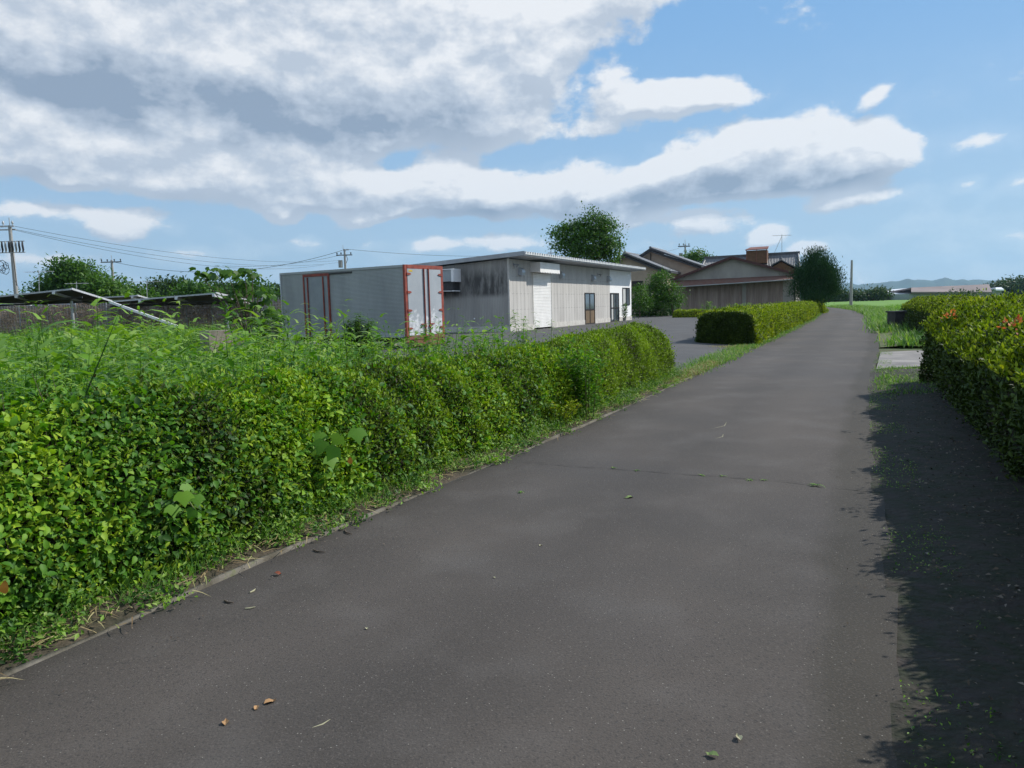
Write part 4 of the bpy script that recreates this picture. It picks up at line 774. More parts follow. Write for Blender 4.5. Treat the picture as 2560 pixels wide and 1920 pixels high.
# ------------------------------------------------------------------ DISTANT FARM BUILDINGS, right
def far_building(name, label, x0, x1, yt0, yt1, yr, yb, Y, mr, mw, dep=18):
    a, b = at(*Z5(x0, yr), Y), at(*Z5(x1, yr), Y); ra, rb = at(*Z5(x0+14, yt0), Y+dep/2), at(*Z5(x1-14, yt1), Y+dep/2); rt = thing(name, label, 'farm building', (a.x, Y, 0)); o = Vector((a.x, Y, 0))
    MB().box(0, b.x-a.x, .5, dep-.5, 0, min(a.z, b.z)).build('wall', mw, rt)
    mb = MB(); A, B, RA, RB = [q-o for q in (a, b, ra, rb)]; A.y -= .8; B.y -= .8; mb.prism([A, B, RB, RA], (0, 0, -.5)); C, Dd = B+Vector((0, dep+1.6, 0)), A+Vector((0, dep+1.6, 0)); mb.prism([RA+Vector((0, .01, 0)), RB+Vector((0, .01, 0)), C, Dd], (0, 0, -.5)); mb.build('roof', mr, rt); return rt
m_wroof = mat('white_steel_roof', (.75, .76, .78), (.66, .68, .70), .5, .3); m_broof = mat('brown_grey_roof', (.24, .19, .18), (.19, .155, .15), .8, .2); m_fwall = mat('pale_far_wall', (.34, .37, .36), (.27, .30, .29), .9, .15)
far_building('farm_shed', 'far white roofed farm shed right of the concrete mast', 610, 1080, 508, 476, 528, 560, 262, m_wroof, m_dark)
far_building('farm_shed', 'far long barn with a brown roof and pale wall', 1085, 1880, 470, 436, 512, 560, 250, m_broof, m_fwall)
far_building('farm_shed', 'small far building with a curved looking white roof at the right', 1918, 2002, 468, 466, 488, 510, 262, m_wroof, m_fwall, dep=8)
far_building('farm_shed', 'far low dark roof between the evergreen and the concrete mast', 235, 480, 548, 548, 556, 580, 250, m_dark, m_dark, dep=10)

# ------------------------------------------------------------------ POLES AND WIRES
def pole(label, top, r, name='utility_pole', z0=0., m=m_pole): 
    b = Vector((top.x, top.y, z0)); rt = thing(name, label, 'utility pole', b); MB().tube([(0, 0, -.2), (0, 0, top.z-z0)], [r, r*.66], 12).build('pole', m, rt); return rt, b
def insul(mb, p, h=.22): mb.tube([p, p+Vector((0, 0, h*.4)), p+Vector((0, 0, h*.45)), p+Vector((0, 0, h))], [.03, .05, .09, .05], 8)
Y1 = 58.; tp = at(21, 487, Y1); P1, b = pole('big concrete utility pole with cable racks at the left edge of the photo', tp, .18)
MB().tube([(0, 0, tp.z), (0, 0, at(21, 470, Y1).z)], .03, 6).build('lightning_rod', m_metal, P1)
z = at(18, 489, Y1).z; m_insw = mat('insulator_white', (.75, .76, .80), rough=.3)
MB().box(-1.6, .35, -.10, .0, z-.06, z+.06).box(-1.6, .35, .1, .2, z-.28, z-.18).build('crossarm', m_metal, P1)
for x in (-1.4, -.9, -.45, .25):
    mb = MB(); insul(mb, Vector((x, -.05, z+.06)), .34); mb.build('insulator', m_insw, P1)
z2 = at(24, 535, Y1).z; mb = MB(); mb.box(-1.1, 1.15, -.25, -.2, z2+.42, z2+.48).box(-1.1, 1.15, -.25, -.2, z2-.42, z2-.36); mb.build('cable_rack', m_metal, P1)
for i in range(9):
    x = -1.05+i*.26; mb = MB(); mb.tube([(x, -.3, z2+.44), (x+.03, -.36, z2+.1), (x+.05, -.34, z2-.2), (x-.02, -.3, z2-.38)], [.05, .075, .07, .04], 8); mb.build('cutout_fuse', m_dark if i % 3 else m_pole, P1)
z3 = at(12, 578, Y1).z; mb = MB()
for i in range(5): 
    c = Vector((-.75+.22*math.sin(i*2), -.15, z3+.15*math.cos(i*3))); rr = .32-.03*i
    mb.tube([c+Vector((rr*math.cos(k*.7), .02*i, rr*math.sin(k*.7)*1.3)) for k in range(10)], .022, 5, False)
mb.build('cable_coil', m_wire, P1)
MB().tube([(.16, -.2, z2-.4), (.22, -.22, z3), (.25, -.22, z3-1.4)], .03, 6).build('riser_cable', m_wire, P1)
Y2 = 92.; tp2 = at(241, 562, Y2); P2, b2 = pole('plain grey utility pole with a short crossarm right of the round tree', tp2, .20)
MB().tube([(0, 0, tp2.z), (0, 0, at(241, 551, Y2).z)], .03, 6).build('lightning_rod', m_metal, P2)
z = at(243, 566, Y2).z; MB().box(-1.3, 1.2, -.1, 0, z-.06, z+.06).build('crossarm', m_dark, P2)
for x in (-1.2, -.5, .35, 1.1): mb = MB(); insul(mb, Vector((x, -.05, z+.06)), .3); mb.build('insulator', m_dark, P2)
Y3 = 85.; tp3 = at(744, 538, Y3); P3, b3 = pole('utility pole with a transformer rising behind the grey container', tp3, .17)
MB().tube([(-.15, 0, tp3.z-.2), (-.15, 0, at(739, 529, Y3).z)], .03, 6).build('lightning_rod', m_metal, P3)
zz = [at(744, y, Y3).z for y in (540, 551, 569)]
MB().box(-.1, .5, -.1, 0, zz[0]-.05, zz[0]+.05).build('crossarm', m_metal, P3); MB().box(-.95, .85, -.1, 0, zz[1]-.05, zz[1]+.05).build('crossarm', m_dark, P3)
for x in (-.85, -.4, .7): mb = MB(); insul(mb, Vector((x, -.05, zz[1]+.05)), .25); mb.build('insulator', m_dark, P3)
MB().tube([(-.5, -.1, zz[2]-.45), (-.5, -.1, zz[2]+.35)], .24, 12).build('transformer', m_pole, P3)
MB().tube([(.2, -.12, zz[1]), (.32, -.12, (zz[1]+zz[2])/2), (.15, -.12, zz[2])], .03, 6).build('riser_cable', m_wire, P3)
Y4 = 125.; tp4 = at(1480, 528, Y4); P4, b4 = pole('distant utility pole with twin transformers behind the beige house', tp4, .2)
z = at(1478, 532, Y4).z; MB().box(-1.2, .8, -.1, 0, z-.08, z+.08).build('crossarm', m_dark, P4)
for x in (-1., -.3, .6): mb = MB(); insul(mb, Vector((x, -.05, z+.08)), .4); mb.build('insulator', m_dark, P4)
MB().tube([(0, 0, tp4.z), (0, 0, at(1480, 518, Y4).z)], .04, 6).build('lightning_rod', m_metal, P4)
z = at(1480, 556, Y4).z
for x in (-.75, .85): MB().tube([(x, -.1, z-.5), (x, -.1, z+.7)], .32, 12).build('transformer', m_pole, P4)
tp5 = at(1338, 512, 76); P5, b5 = pole('dark slim pole rising right beside the tall tree behind the shed', tp5, .13, m=m_dark)
tp6 = Vector(at(1840, 562, 100)); P6, b6 = pole('bare concrete mast standing alone beyond the road bend', tp6, .20, name='concrete_mast')
for px, py, lab in ((1768, 622, ''),): pass
for i, (px, yt) in enumerate([(1857, 621), (1926, 620), (2105, 616)]):
    t_ = at(px, yt+9, 300); pr_, _ = pole(['very faint far pole just right of the concrete mast', 'very faint far pole above the white roofed farm shed', 'very faint far pole above the brown barn roof'][i], t_, .35); MB().box(-1.5, 1.5, -.2, 0, t_.z-.8, t_.z-.5).build('crossarm', m_dark, pr_)
def wire(label, a, b, sag, r=.018, name='power_line', mids=()):
    a, b = Vector(a), Vector(b); n = 24; pts = [a.lerp(b, i/n)+Vector((0, 0, -4*sag*(i/n)*(1-i/n))) for i in range(n+1)]
    MB().tube(pts, r*.65, 5, False).build(name, m_wire, None, label=label, cat='cable', group='overhead cables')
wire('topmost cable sloping from the big left pole down to the right', at(28, 488, Y1), at(740, 562, 120), 1.2, .022)
wire('second cable just under the topmost one from the big left pole', at(26, 494, Y1), at(740, 566, 120), 1.5, .022)
wire('lowest of the three cables leaving the big left pole', at(28, 496, Y1), at(700, 572, 120), 1.6, .022)
wire('dark cable hanging from the second pole to the pole behind the container', at(246, 566, Y2), at(739, 541, Y3), 1.75, .035)
wire('lower cable ending on the crossarm of the pole behind the container', at(480, 574, 92), at(736, 551, Y3), .5, .022)
wire('cable running right from the pole behind the container over the shed roof', at(748, 538, Y3), at(1200, 547, 110), .6, .028)
wire('cable above the beige house roof running to the distant pole', at(1338, 546, 76), at(1474, 533, Y4), .5, .025)
wire('slack service wire dropping from the slim pole to the beige house', at(1339, 530, 76), at(1400, 549, 84), .8, .02)
wire('service wire from the big left pole down to the low white post', at(30, 600, Y1), at(62, 640, 56), .4, .02)
wire('thin stay wires falling left from the second pole', at(241, 572, Y2), at(205, 600, 92), .1, .02)
t_ = at(64, 641, 56); mb = MB().tube([(0, 0, 0), (0, 0, t_.z)], .09, 10); o = mb.build('service_post', m_white, None, label='short white service post right of the big left utility pole', cat='post'); o.location = (t_.x, 56, 0)
t_ = at(672, 625, 46) if False else at(670, 632, 46)

# ------------------------------------------------------------------ SOLAR ROWS, FENCE, BLOCK WALL
m_panel = mat('solar_cell_underside', (.045, .045, .05), (.03, .03, .035), .5, 4); m_alub = mat('aluminium_beam', (.62, .63, .65), (.5, .5, .52), .4, 5, metal=.3)
def solar(label, hi0, hi1, lo0, lo1, posts, beams):
    rt = thing('solar_array', label, 'solar panels', (hi1.x, hi1.y, 0)); o = Vector((hi1.x, hi1.y, 0)); a, b, c, d = [q-o for q in (hi0, hi1, lo1, lo0)]
    MB().prism([a, b, c, d], (0, 0, -.05)).build('panel', m_panel, rt)
    MB().bar(a+Vector((0, -.03, 0)), b+Vector((0, -.03, 0)), .04, .07).build('edge_frame', m_metal, rt)
    MB().bar(b+Vector((.03, 0, .02)), c+Vector((.03, 0, .02)), .05, .09).build('edge_frame', m_alub, rt)
    for t in beams: p, q = a.lerp(b, t), d.lerp(c, t); dn = Vector((0, 0, -.12)); MB().bar(p+dn+Vector((0, -.12, .03)), q+dn, .12, .12).build('rafter', m_alub, rt)
    for t in (.25, .6): p, q = a.lerp(d, t), b.lerp(c, t); MB().bar(p+Vector((0, 0, -.22)), q+Vector((0, 0, -.22)), .06, .08).build('purlin', m_dark, rt)
    for px in posts: q = at(*px); MB().tube([(q.x-o.x, q.y-o.y, 0), (q.x-o.x, q.y-o.y, q.z)], .07, 8).build('post', m_metal, rt)
    return rt
solar('nearest solar panel row with a long white edge rail at the left', at(*Z1(-420, 805), 34.5), at(*Z1(560, 705), 34.5), at(*Z1(-300, 815), 39), at(*Z1(880, 803), 39), [(*Z1(565, 795), 36.5)], [.57, .87])
rl = at(*Z1(870, 806), 35.4); r2 = at(*Z1(1410, 1002), 34.6); MB().bar(rl, r2, .07, .11).build('edge_rail', m_white, None, label='white sloping rail running down to the right across the wire fence', cat='rail')
solar('second solar panel row, just left of the big leaved sapling', at(*Z1(860, 805), 36), at(*Z1(1700, 738), 36), at(*Z1(900, 806), 40.5), at(*Z1(1990, 804), 40.5), [(*Z1(1790, 810), 38)], [.30, .64, .99])
solar('thin dark solar panel row seen edge on behind the first two', at(*Z1(780, 772), 44), at(*Z1(1080, 756), 44), at(*Z1(800, 785), 47), at(*Z1(1180, 785), 47), [], [.9])
FY = 40.; FN = thing('wire_fence', 'galvanised wire mesh fence overgrown with dead brown vines', 'fence', (at(0, 690, FY).x, FY, 0)); fo = Vector(FN.location)
xL, xR = at(-30, 690, FY).x, at(640, 690, FY).x; zt = 2.22; mb = MB(); x = xL
while x < xR: mb.bar((x-fo.x, 0, .1), (x-fo.x, 0, zt), .008, .008); x += .15
zz_ = .2
while zz_ < zt+.01: mb.bar((xL-fo.x, -.01, zz_), (xR-fo.x, -.01, zz_), .008, .01 if zz_ < zt-.02 else .02); zz_ += .15
mb.build('mesh', m_metal, FN)
for px in (-20, 45, 105, 167, 233, 288, 349, 405, 460, 515, 570, 625): x = at(px*1., 690, FY).x; MB().tube([(x-fo.x, -.06, 0), (x-fo.x, -.06, zt+.05)], .035, 8).build('post', m_metal, FN)
BW = MB(); x0, x1 = xL-6, at(680, 690, 44).x; BW.box(x0, x1, 43.5, 43.7, 0, 2.15)
m_bw = mat('dark_board_wall', (.22, .19, .17), (.12, .105, .095), .95, 3, stretch=(1, 1, 4)); BW.build('boundary_wall', m_bw, None, label='dark weathered boundary wall standing behind the wire fence', cat='wall')
# dead vines on the fence
n = 14000; P = np.stack([xL+(xR-xL)*RNG.random(n), FY+.10*RNG.normal(size=n), .1+2.1*RNG.random(n)], 1); P = P[(wob(P*np.array([1, .1, 1]), .9)+.35*wob(P, 3)) > -.30+.35*(P[:, 2] > 1.9)]
n = len(P); lv = Leaves().add(TPL_blade(.03, 1.2, 3), P, norm(rdir(n)*np.array([1, .3, 1])+np.array([0, 0, -.3])), rdir(n), .45*(.4+RNG.random(n))); lv.add(TPL_oval(.6), P[::2], rdir(len(P[::2])), rdir(len(P[::2])), .05)
lv.build('dead_vines', m_dryvine, None, label='dead brown vines covering the wire fence', cat='vines', kind='stuff')
# concrete block in the weeds
m_blk = mat('culvert_concrete', (.34, .30, .25), (.24, .21, .18), .9, 4, bump=.4)
q0, q1 = at(*Z1(1648, 1035), 24), at(*Z1(1806, 1032), 23.7); mb = MB(); h = q0.z; dx = q1-q0; back = Vector((-.42, .30, 0)); q1 = q0+Vector((.66, .62, 0))
base = [Vector((q0.x, q0.y, 0)), Vector((q1.x, q1.y, 0)), Vector((q1.x, q1.y, 0))+back, Vector((q0.x, q0.y, 0))+back]; mb.prism(base, (0, 0, h)); mb.build('concrete_block', m_blk, None, label='grey concrete block standing in the weeds left of the container', cat='concrete block')

# ------------------------------------------------------------------ WEEDS (nobody could count them)
TB = [TPL_blade(.045, d, 4) for d in (.35, .8, 1.3)]; TL = TPL_blade(.17, .8, 3)
def in_poly(P, poly):
    x, y = P[:, 0], P[:, 1]; c = np.zeros(len(P), bool); n = len(poly)
    for i in range(n):
        (x1, y1), (x2, y2) = poly[i], poly[(i+1) % n]; k = ((y1 > y) != (y2 > y)) & (x < (x2-x1)*(y-y1)/(y2-y1+1e-9)+x1); c ^= k
    return c
def scatter(poly, n):
    pp = np.array(poly); out = []; t = 0
    while t < n:
        Q = pp.min(0)+(pp.max(0)-pp.min(0))*RNG.random((n*2, 2)); Q = Q[in_poly(Q, poly)]; out.append(Q); t += len(Q)
    return np.concatenate(out)[:n]
def near_scatter(poly, n, y0=6.):       # thins out with distance
    Q = scatter(poly, n*4); w = 1/(1+(np.hypot(Q[:, 0], Q[:, 1])/y0)**1.2); k = RNG.random(len(Q)) < w/w.max()*.9; Q = Q[k]; return Q[:n]
def grass(name, label, Q, h, blades, m, z0=0., spread=.10, hs=.35, tpls=TB, lean=.45, wmul=1., wid=None):
    lv = Leaves(); n = len(Q)
    for i, tp in enumerate(tpls):
        sel = Q[i::len(tpls)]; k = len(sel)*blades; B_ = np.repeat(sel, blades, 0)+RNG.normal(size=(k, 2))*spread; P = np.stack([B_[:, 0], B_[:, 1], np.full(k, z0)], 1)
        hh = np.repeat(h*(1+hs*wob(np.c_[sel, sel[:, :1]*0], .9)), blades)*(.45+.75*RNG.random(k))*np.repeat(lowf(sel), blades); u = rdir(k)*np.array([1, 1, 0]); D = norm(u*lean+np.array([0, 0, 1.])); lv.add(tp, P, D, norm(u*-1+np.array([0, 0, .6])), hh, WS=np.full(k, wmul) if wid is None else wid/np.maximum(hh, .05)/.045)
    return lv.build(name, m, None, label=label, cat='grass', kind='stuff')
lowf = lambda Q: np.where((np.abs(Q[:, 0]/Q[:, 1]+.405) < .05) & (Q[:, 1] > 8) & (Q[:, 1] < 23.8), .30, 1.)
def leafy(name, label, Q, h, per, leaf, m, z0=0., hs=.3, tpl=TL, bush=.05, stem=.008, clump=9):
    """leafy stems standing in clumps, each clump with its own height, leaf size and tone"""
    nc = max(1, len(Q)//clump); C = Q[:nc]; ci = np.repeat(np.arange(nc), clump); n = len(ci); Q = C[ci]+RNG.normal(size=(n, 2))*.20
    ch = 1+hs*np.clip(RNG.normal(size=nc), -1.3, 2.2); cl = np.exp(RNG.normal(size=nc)*.28); ct = RNG.random(nc)
    H = h*ch[ci]*(.7+.4*RNG.random(n))*lowf(Q)*np.clip(1.15-Q[:, 1]/75, .72, 1); ln = RNG.normal(size=(n, 2))*.2; k = n*per; t = np.tile(np.linspace(.15, 1, per), n)+RNG.normal(size=k)*.02
    I = np.repeat(np.arange(n), per); P = np.stack([Q[I, 0]+ln[I, 0]*t*H[I], Q[I, 1]+ln[I, 1]*t*H[I], z0+t*H[I]], 1); a = RNG.random(k)*6.283; out = np.stack([np.cos(a), np.sin(a), 0*a], 1)
    lv = Leaves().add(tpl, P+out*bush*.3, norm(out+np.array([0, 0, .5])+rdir(k)*.25), norm(np.array([0, 0, 1.])+rdir(k)*.35), leaf*cl[ci[I]]*(.6+.7*RNG.random(k)), np.clip(RNG.random(k)*.35+.2*t+.55*ct[ci[I]]-.05, 0, 1))
    b0 = np.c_[Q, np.full(n, z0)]; D = norm(np.c_[ln, np.ones(n)]); lv.add(TPL_blade(.016, .02, 2), b0, D, norm(np.array([0, 1., .01])+rdir(n)*.3), H)
    return lv.build(name, m, None, label=label, cat='weeds', kind='stuff')
# lot behind the near hedge
lot = [(-3.4, 2.6), (-2.6, 5.2), (-1.9, 7.2), (-.8, 9.4), (.4, 11.8), (1.3, 13.6), (-1.2, 14.2), (-4.8, 15.8), (-6.4, 20.6), (-9.2, 25), (-11, 30), (-13.5, 38.5), (-34, 38.5), (-30, 30), (-20, 18), (-12, 9), (-6, 3)]
MB().add([(x, y, .03) for x, y in lot], [tuple(range(len(lot)))]).build('weedy_ground', m_soil, kind='structure')
lotA = [(-3.6, 2.6), (-2.8, 5.2), (-2.1, 7.2), (-2.2, 12), (-5.4, 15.8), (-7, 20.6), (-9.8, 25), (-11.5, 30), (-13.5, 38.0), (-34, 38.0), (-30, 30), (-20, 18), (-12, 9), (-6, 3)]
leafy('weeds', 'tall bright green leafy weeds filling the lot behind the hedge', near_scatter(lotA, 8000, 9), .84, 16, .20, m_leaf_weed, hs=.40, clump=8)
Q = near_scatter(lotA, 1500, 9); Q = Q[wob(np.c_[Q, Q[:, :1]*0], .5) > -.1]; grass('tall_grass', 'tall arching grass growing among the lot weeds', Q, 1.12, 10, m_grass, wid=.020)
Q = near_scatter(lotA, 500, 9); grass('dry_grass', 'dry straw stalks standing among the lot weeds', Q, .95, 3, m_dry, wid=.010, tpls=TB[:1], lean=.25)
n = 60000; Q = near_scatter(lotA, n, 8); n = len(Q); zz_ = lowf(Q)*(.25+.50*(.5+.5*wob(np.c_[Q, Q[:, :1]*0], 1.1))+.25*RNG.random(n)**2)
P = np.c_[Q, zz_]; Leaves().add(T5, P, norm(rdir(n)+np.array([0, 0, .3])), norm(np.array([0, -.1, 1.])+rdir(n)*.5), .075*(.6+.8*RNG.random(n)), np.clip(RNG.random(n)*.7+.2+.25*wob(P, .7), 0, 1)).build('vine_cover', m_leaf_vine, None, label='low tangled vines covering the ground between the lot weeds', cat='vines', kind='stuff')
# strip between hedge rear and yard
stripB = [(-2.3, 10.5), (-.6, 10.6), (.5, 12.2), (1.7, 14.2), (1.0, 15.0), (-1.0, 15.2), (-4.2, 16.6), (-6.0, 21), (-7.2, 21.8), (-6.8, 19.5), (-5, 15.3)]
leafy('weeds', 'shorter green weeds along the edge of the yard asphalt behind the hedge', scatter(stripB, 620), .27, 12, .10, m_leaf_weed)
grass('grass', 'fine grass with seed heads along the yard edge', scatter(stripB, 500), .36, 7, m_grass, wid=.010)
# dry patch of stalks before the fence
fs = [(-34, 36), (-14, 36), (-13, 39.5), (-34, 39.5)]
leafy('weeds', 'dark green weeds at the foot of the wire fence', scatter(fs, 1100), .62, 12, .15, m_leaf_tree2)
# verge tufts
def along(path, n, w0, w1, side=1, s0=0., s1=None):
    _, _, Lt = interp_path(path, np.array([0.])); s = s0+((s1 or Lt)-s0)*RNG.random(n); c, t, _ = interp_path(path, s); w = w0+(w1-w0)*RNG.random(n); return np.c_[c[:, 0]-t[:, 1]*w*side, c[:, 1]+t[:, 0]*w*side]
Q = along(LE[1:8], 9000, .10, .50); k = wob(np.c_[Q, Q[:, :1]*0], 2.2) > -.15; Q = Q[k]; n = len(Q)
P = np.c_[Q, .02+.14*RNG.random(n)**1.5]; Leaves().add(T5, P, norm(rdir(n)+np.array([0, 0, .4])), norm(np.array([.2, -.2, 1.])+rdir(n)*.5), .028*(.5+.9*RNG.random(n))).build('ground_cover', m_leaf_weed, None, label='small creeping weeds between the kerb strip and the hedge foot', cat='weeds', kind='stuff')
C_ = np.concatenate([along(LE[1:8], 150, .12, .42), along(LE[1:8], 60, -.02, .16)]); n = 210*70; I_ = np.repeat(np.arange(210), 70); hh_ = np.where(np.arange(210) < 150, .08+.22*RNG.random(210)**1.5, .03+.05*RNG.random(210))[I_]; P = np.c_[C_[I_]+RNG.normal(size=(n, 2))*.055, hh_*RNG.random(n)]
Leaves().add(T5, P, norm(rdir(n)+np.array([0, 0, .5])), norm(np.array([.3, -.3, 1.])+rdir(n)*.6), .030*(.5+.9*RNG.random(n)), np.clip(RNG.random(n)*.4+RNG.random(210)[I_]*.6, 0, 1)).build('foot_weeds', m_leaf_weed, None, label='knee low leafy weeds crowding the foot of the left hedge', cat='weeds', kind='stuff')
Q = along(LE[1:8], 420, .12, .42); grass('grass', 'loose grass tufts along the foot of the left hedge', Q, .20, 9, m_grass, wid=.006, spread=.03)
Q = np.concatenate([along(LE[1:9], 3600, .03, .34), along(LE[1:9], 300, -.12, .05)]); n = len(Q); Leaves().add(TPL_blade(.06, .3, 2), np.c_[Q, .03+.02*RNG.random(n)], norm(rdir(n)*np.array([1, 1, .12])), norm(np.array([0, 0, 1.])+rdir(n)*.3), .10*(.3+RNG.random(n)), RNG.random(n)).build('dry_litter', m_dry, None, label='dry straw and dead stalks lying along the left road edge', cat='litter', kind='stuff')
Q = along(LE[6:9], 500, .0, .35, s0=4.5, s1=9); n = len(Q); grass('grass', 'straw coloured grass at the hedge end by the yard entrance', Q, .13, 6, m_dry, wid=.008, spread=.05, lean=1.1)
Q = along(LE[9:14], 2600, -.05, .75); grass('grass', 'verge grass along the foot of the square ended hedge', Q, .16, 7, m_grass, wid=.016, spread=.12)
Q = along(RE[8:14], 5200, .05, 3.0, side=-1); yy = 20.4+3*RNG.random(500); Q = np.concatenate([Q, np.c_[10.7+(yy-20.4)*.5+2.2*RNG.random(500), yy]]); grass('grass', 'green meadow grass on the right bank of the road bend', Q, .45, 7, m_grass, wid=.03, spread=.25)
Q = along(LE[13:17], 1200, .05, 2.5); grass('grass', 'meadow grass on the left bank where the road bends away', Q, .45, 7, m_grass, wid=.04, spread=.25)
rice = [(17.5, 26), (32, 30), (60, 45), (75, 75), (62, 100), (46, 92), (31, 57)]; grass('rice', 'bright green young rice standing in the paddy right of the road', near_scatter(rice, 9000, 40), .55, 7, m_rice, wid=.035, spread=.25, tpls=TB[:2])
Q = along(LE[7:11], 1500, -.05, .65, s0=0, s1=22); grass('grass', 'short green and yellow grass around the yard entrance corners', Q, .12, 7, m_grass, wid=.012, spread=.10)
Q = np.concatenate([np.c_[5.6+1.5*RNG.random(500), 21.9+.8*RNG.random(500)], along(LE[8:12], 900, .0, .5)]); grass('dry_grass', 'dry yellow mown grass in front of the square hedge end', Q, .09, 7, m_dry, wid=.012, spread=.10, lean=1.2)
Q = along(RE[2:7], 2200, 1.0, 2.0, side=-1); grass('grass', 'shaded dark grass under the right hedge front', Q, .16, 7, m_grass, wid=.010, spread=.06)
Q = along(RE[4:8], 500, .1, 1.5, side=-1, s0=5, s1=9.5); grass('grass', 'short grass beside the paved side path', Q, .10, 7, m_grass, wid=.012, spread=.06)
# right verge in the shade
Q = along(RE[1:7], 9000, .15, 1.6, side=-1); n = len(Q); Leaves().add(T5, np.c_[Q, .03+.03*RNG.random(n)], norm(rdir(n)*np.array([1, 1, .2])), norm(np.array([0, 0, 1.])+rdir(n)*.6), .026*(.3+RNG.random(n)**2)).build('leaf_litter', m_litter, None, label='dead grey brown leaves lying under the right hand hedge', cat='litter', kind='stuff')
Q = along(RE[1:8], 9000, -.04, .30, side=-1); k = wob(np.c_[Q, Q[:, :1]*0], 1.8) > 0; Q = Q[k]; n = len(Q); Leaves().add(T5, np.c_[Q, .01+.03*RNG.random(n)], norm(rdir(n)+np.array([0, 0, .3])), norm(np.array([0, 0, 1.])+rdir(n)*.5), .013*(.5+RNG.random(n))).build('ground_cover', m_leaf_weed, None, label='mossy little weeds along the right road edge', cat='weeds', kind='stuff')

# ------------------------------------------------------------------ SINGLE PLANTS
def P3_(px, py, Y, z=.05): q = at(px, py, Y); return Vector((q.x, q.y, z))
def toph(px, py, Y): return at(px, py, Y).z
G = 'tall weeds rising above the near hedge'
for px, yt, Y, per, lf, ns, lab in [(778, 676, 14.2, 150, .20, 15, 'bushy dark green tall weed in front of the container side'), (1130, 668, 14.6, 90, .16, 3, 'tallest thin leafy weed in front of the shed shutter corner'), (1192, 690, 14.4, 80, .13, 1, 'thin leafy weed in front of the white shutter'), (1157, 682, 14.8, 44, .13, 1, 'thin weed between the tallest weed and the shutter weed'),
                                    (1045, 706, 14.6, 80, .12, 3, 'small leafy weed in front of the stained gable wall'), (1215, 706, 14.0, 40, .10, 1, 'short weed right of the white shutter base'), (1075, 718, 14.9, 36, .10, 2, 'short weed left of the shed corner'), (932, 700, 13.2, 90, .15, 7, 'spreading weed in front of the red tail sill of the container'),
                                    (830, 704, 14.0, 70, .14, 2, 'side stalk right of the bushy dark weed'), (610, 640, 25, 30, .2, 3, 'tall weed at the left end of the container'), (580, 664, 16, 80, .22, 9, 'long leaved weed between sapling and container'), (1350, 690, 13.6, 40, .08, 2, 'small shoot sticking out of the hedge top below the brown door')]:
    b = P3_(px, 760, Y); h = toph(px, yt, Y)-.05; stem_plant('tall_weed', lab, 'weed', b, [(random.uniform(-.28, .28)*(ns > 1)*min(1.2, ns/4+.4), random.uniform(-.2, .2)*(ns > 1), h*(1 if i == 0 else random.uniform(.65, .93))) for i in range(ns)], lf, per, m_leaf_tree2 if ns > 4 else m_leaf_weed, group=G, droop=.35, bush=.03)
for i, (px, yt, Y, lab) in enumerate([(130, 700, 14, 'tall reed like grass clump left of the solar panel post'), (172, 708, 12.5, 'second reed like grass clump, below the first solar row'), (350, 740, 11, 'blue green arching grass clump in the middle of the weedy lot'), (555, 668, 20, 'reed like arching grass beside the big leaved sapling'), (590, 700, 17, 'arching grass clump at the foot of the container left end'), (505, 745, 13, 'arching grass clump in front of the grey concrete block'), (60, 760, 9, 'arching grass clump near the left edge of the photo')]):
    b = P3_(px, 800, Y, .03); h = toph(px, yt, Y); n = 46; u = rdir(n)*np.array([1, 1, 0]); rt = thing('grass_clump', lab, 'grass clump', b, group='arching grass clumps in the weedy lot'); lv = Leaves()
    P = RNG.normal(size=(n, 3))*np.array([.10, .10, 0]); P[n//2:, 2] += RNG.random(n-n//2)*h*.5
    for j, tp in enumerate(TB): lv.add(tp, P[j::3], norm(u[j::3]*.4+np.array([0, 0, 1.])), norm(-u[j::3]+np.array([0, 0, .6])), h*(.55+.55*RNG.random(len(P[j::3])))*np.where(P[j::3][:, 2] > 0, .6, 1.))
    lv.build('blades', m_grass, rt)
hs_ = [(-3.9, 2.2), (-3.2, 3.6), (-2.6, 5.4), (-1.9, 7.2), (-1.0, 8.8), (.2, 11.2), (-.1, 11.5), (-1.5, 9.2), (-2.5, 7.5), (-3.4, 5.6), (-4.3, 3.6)]
leafy('climbing_weeds', 'leafy weeds pushing up through the top of the near hedge', scatter(hs_, 700), 1.06, 15, .12, m_leaf_weed, hs=.10, clump=5)
leafy('climbing_weeds', 'broad leaved creepers sprawling over the near hedge top', scatter(hs_, 260), 1.02, 14, .07, m_leaf_vine, hs=.08, clump=4, tpl=TN)
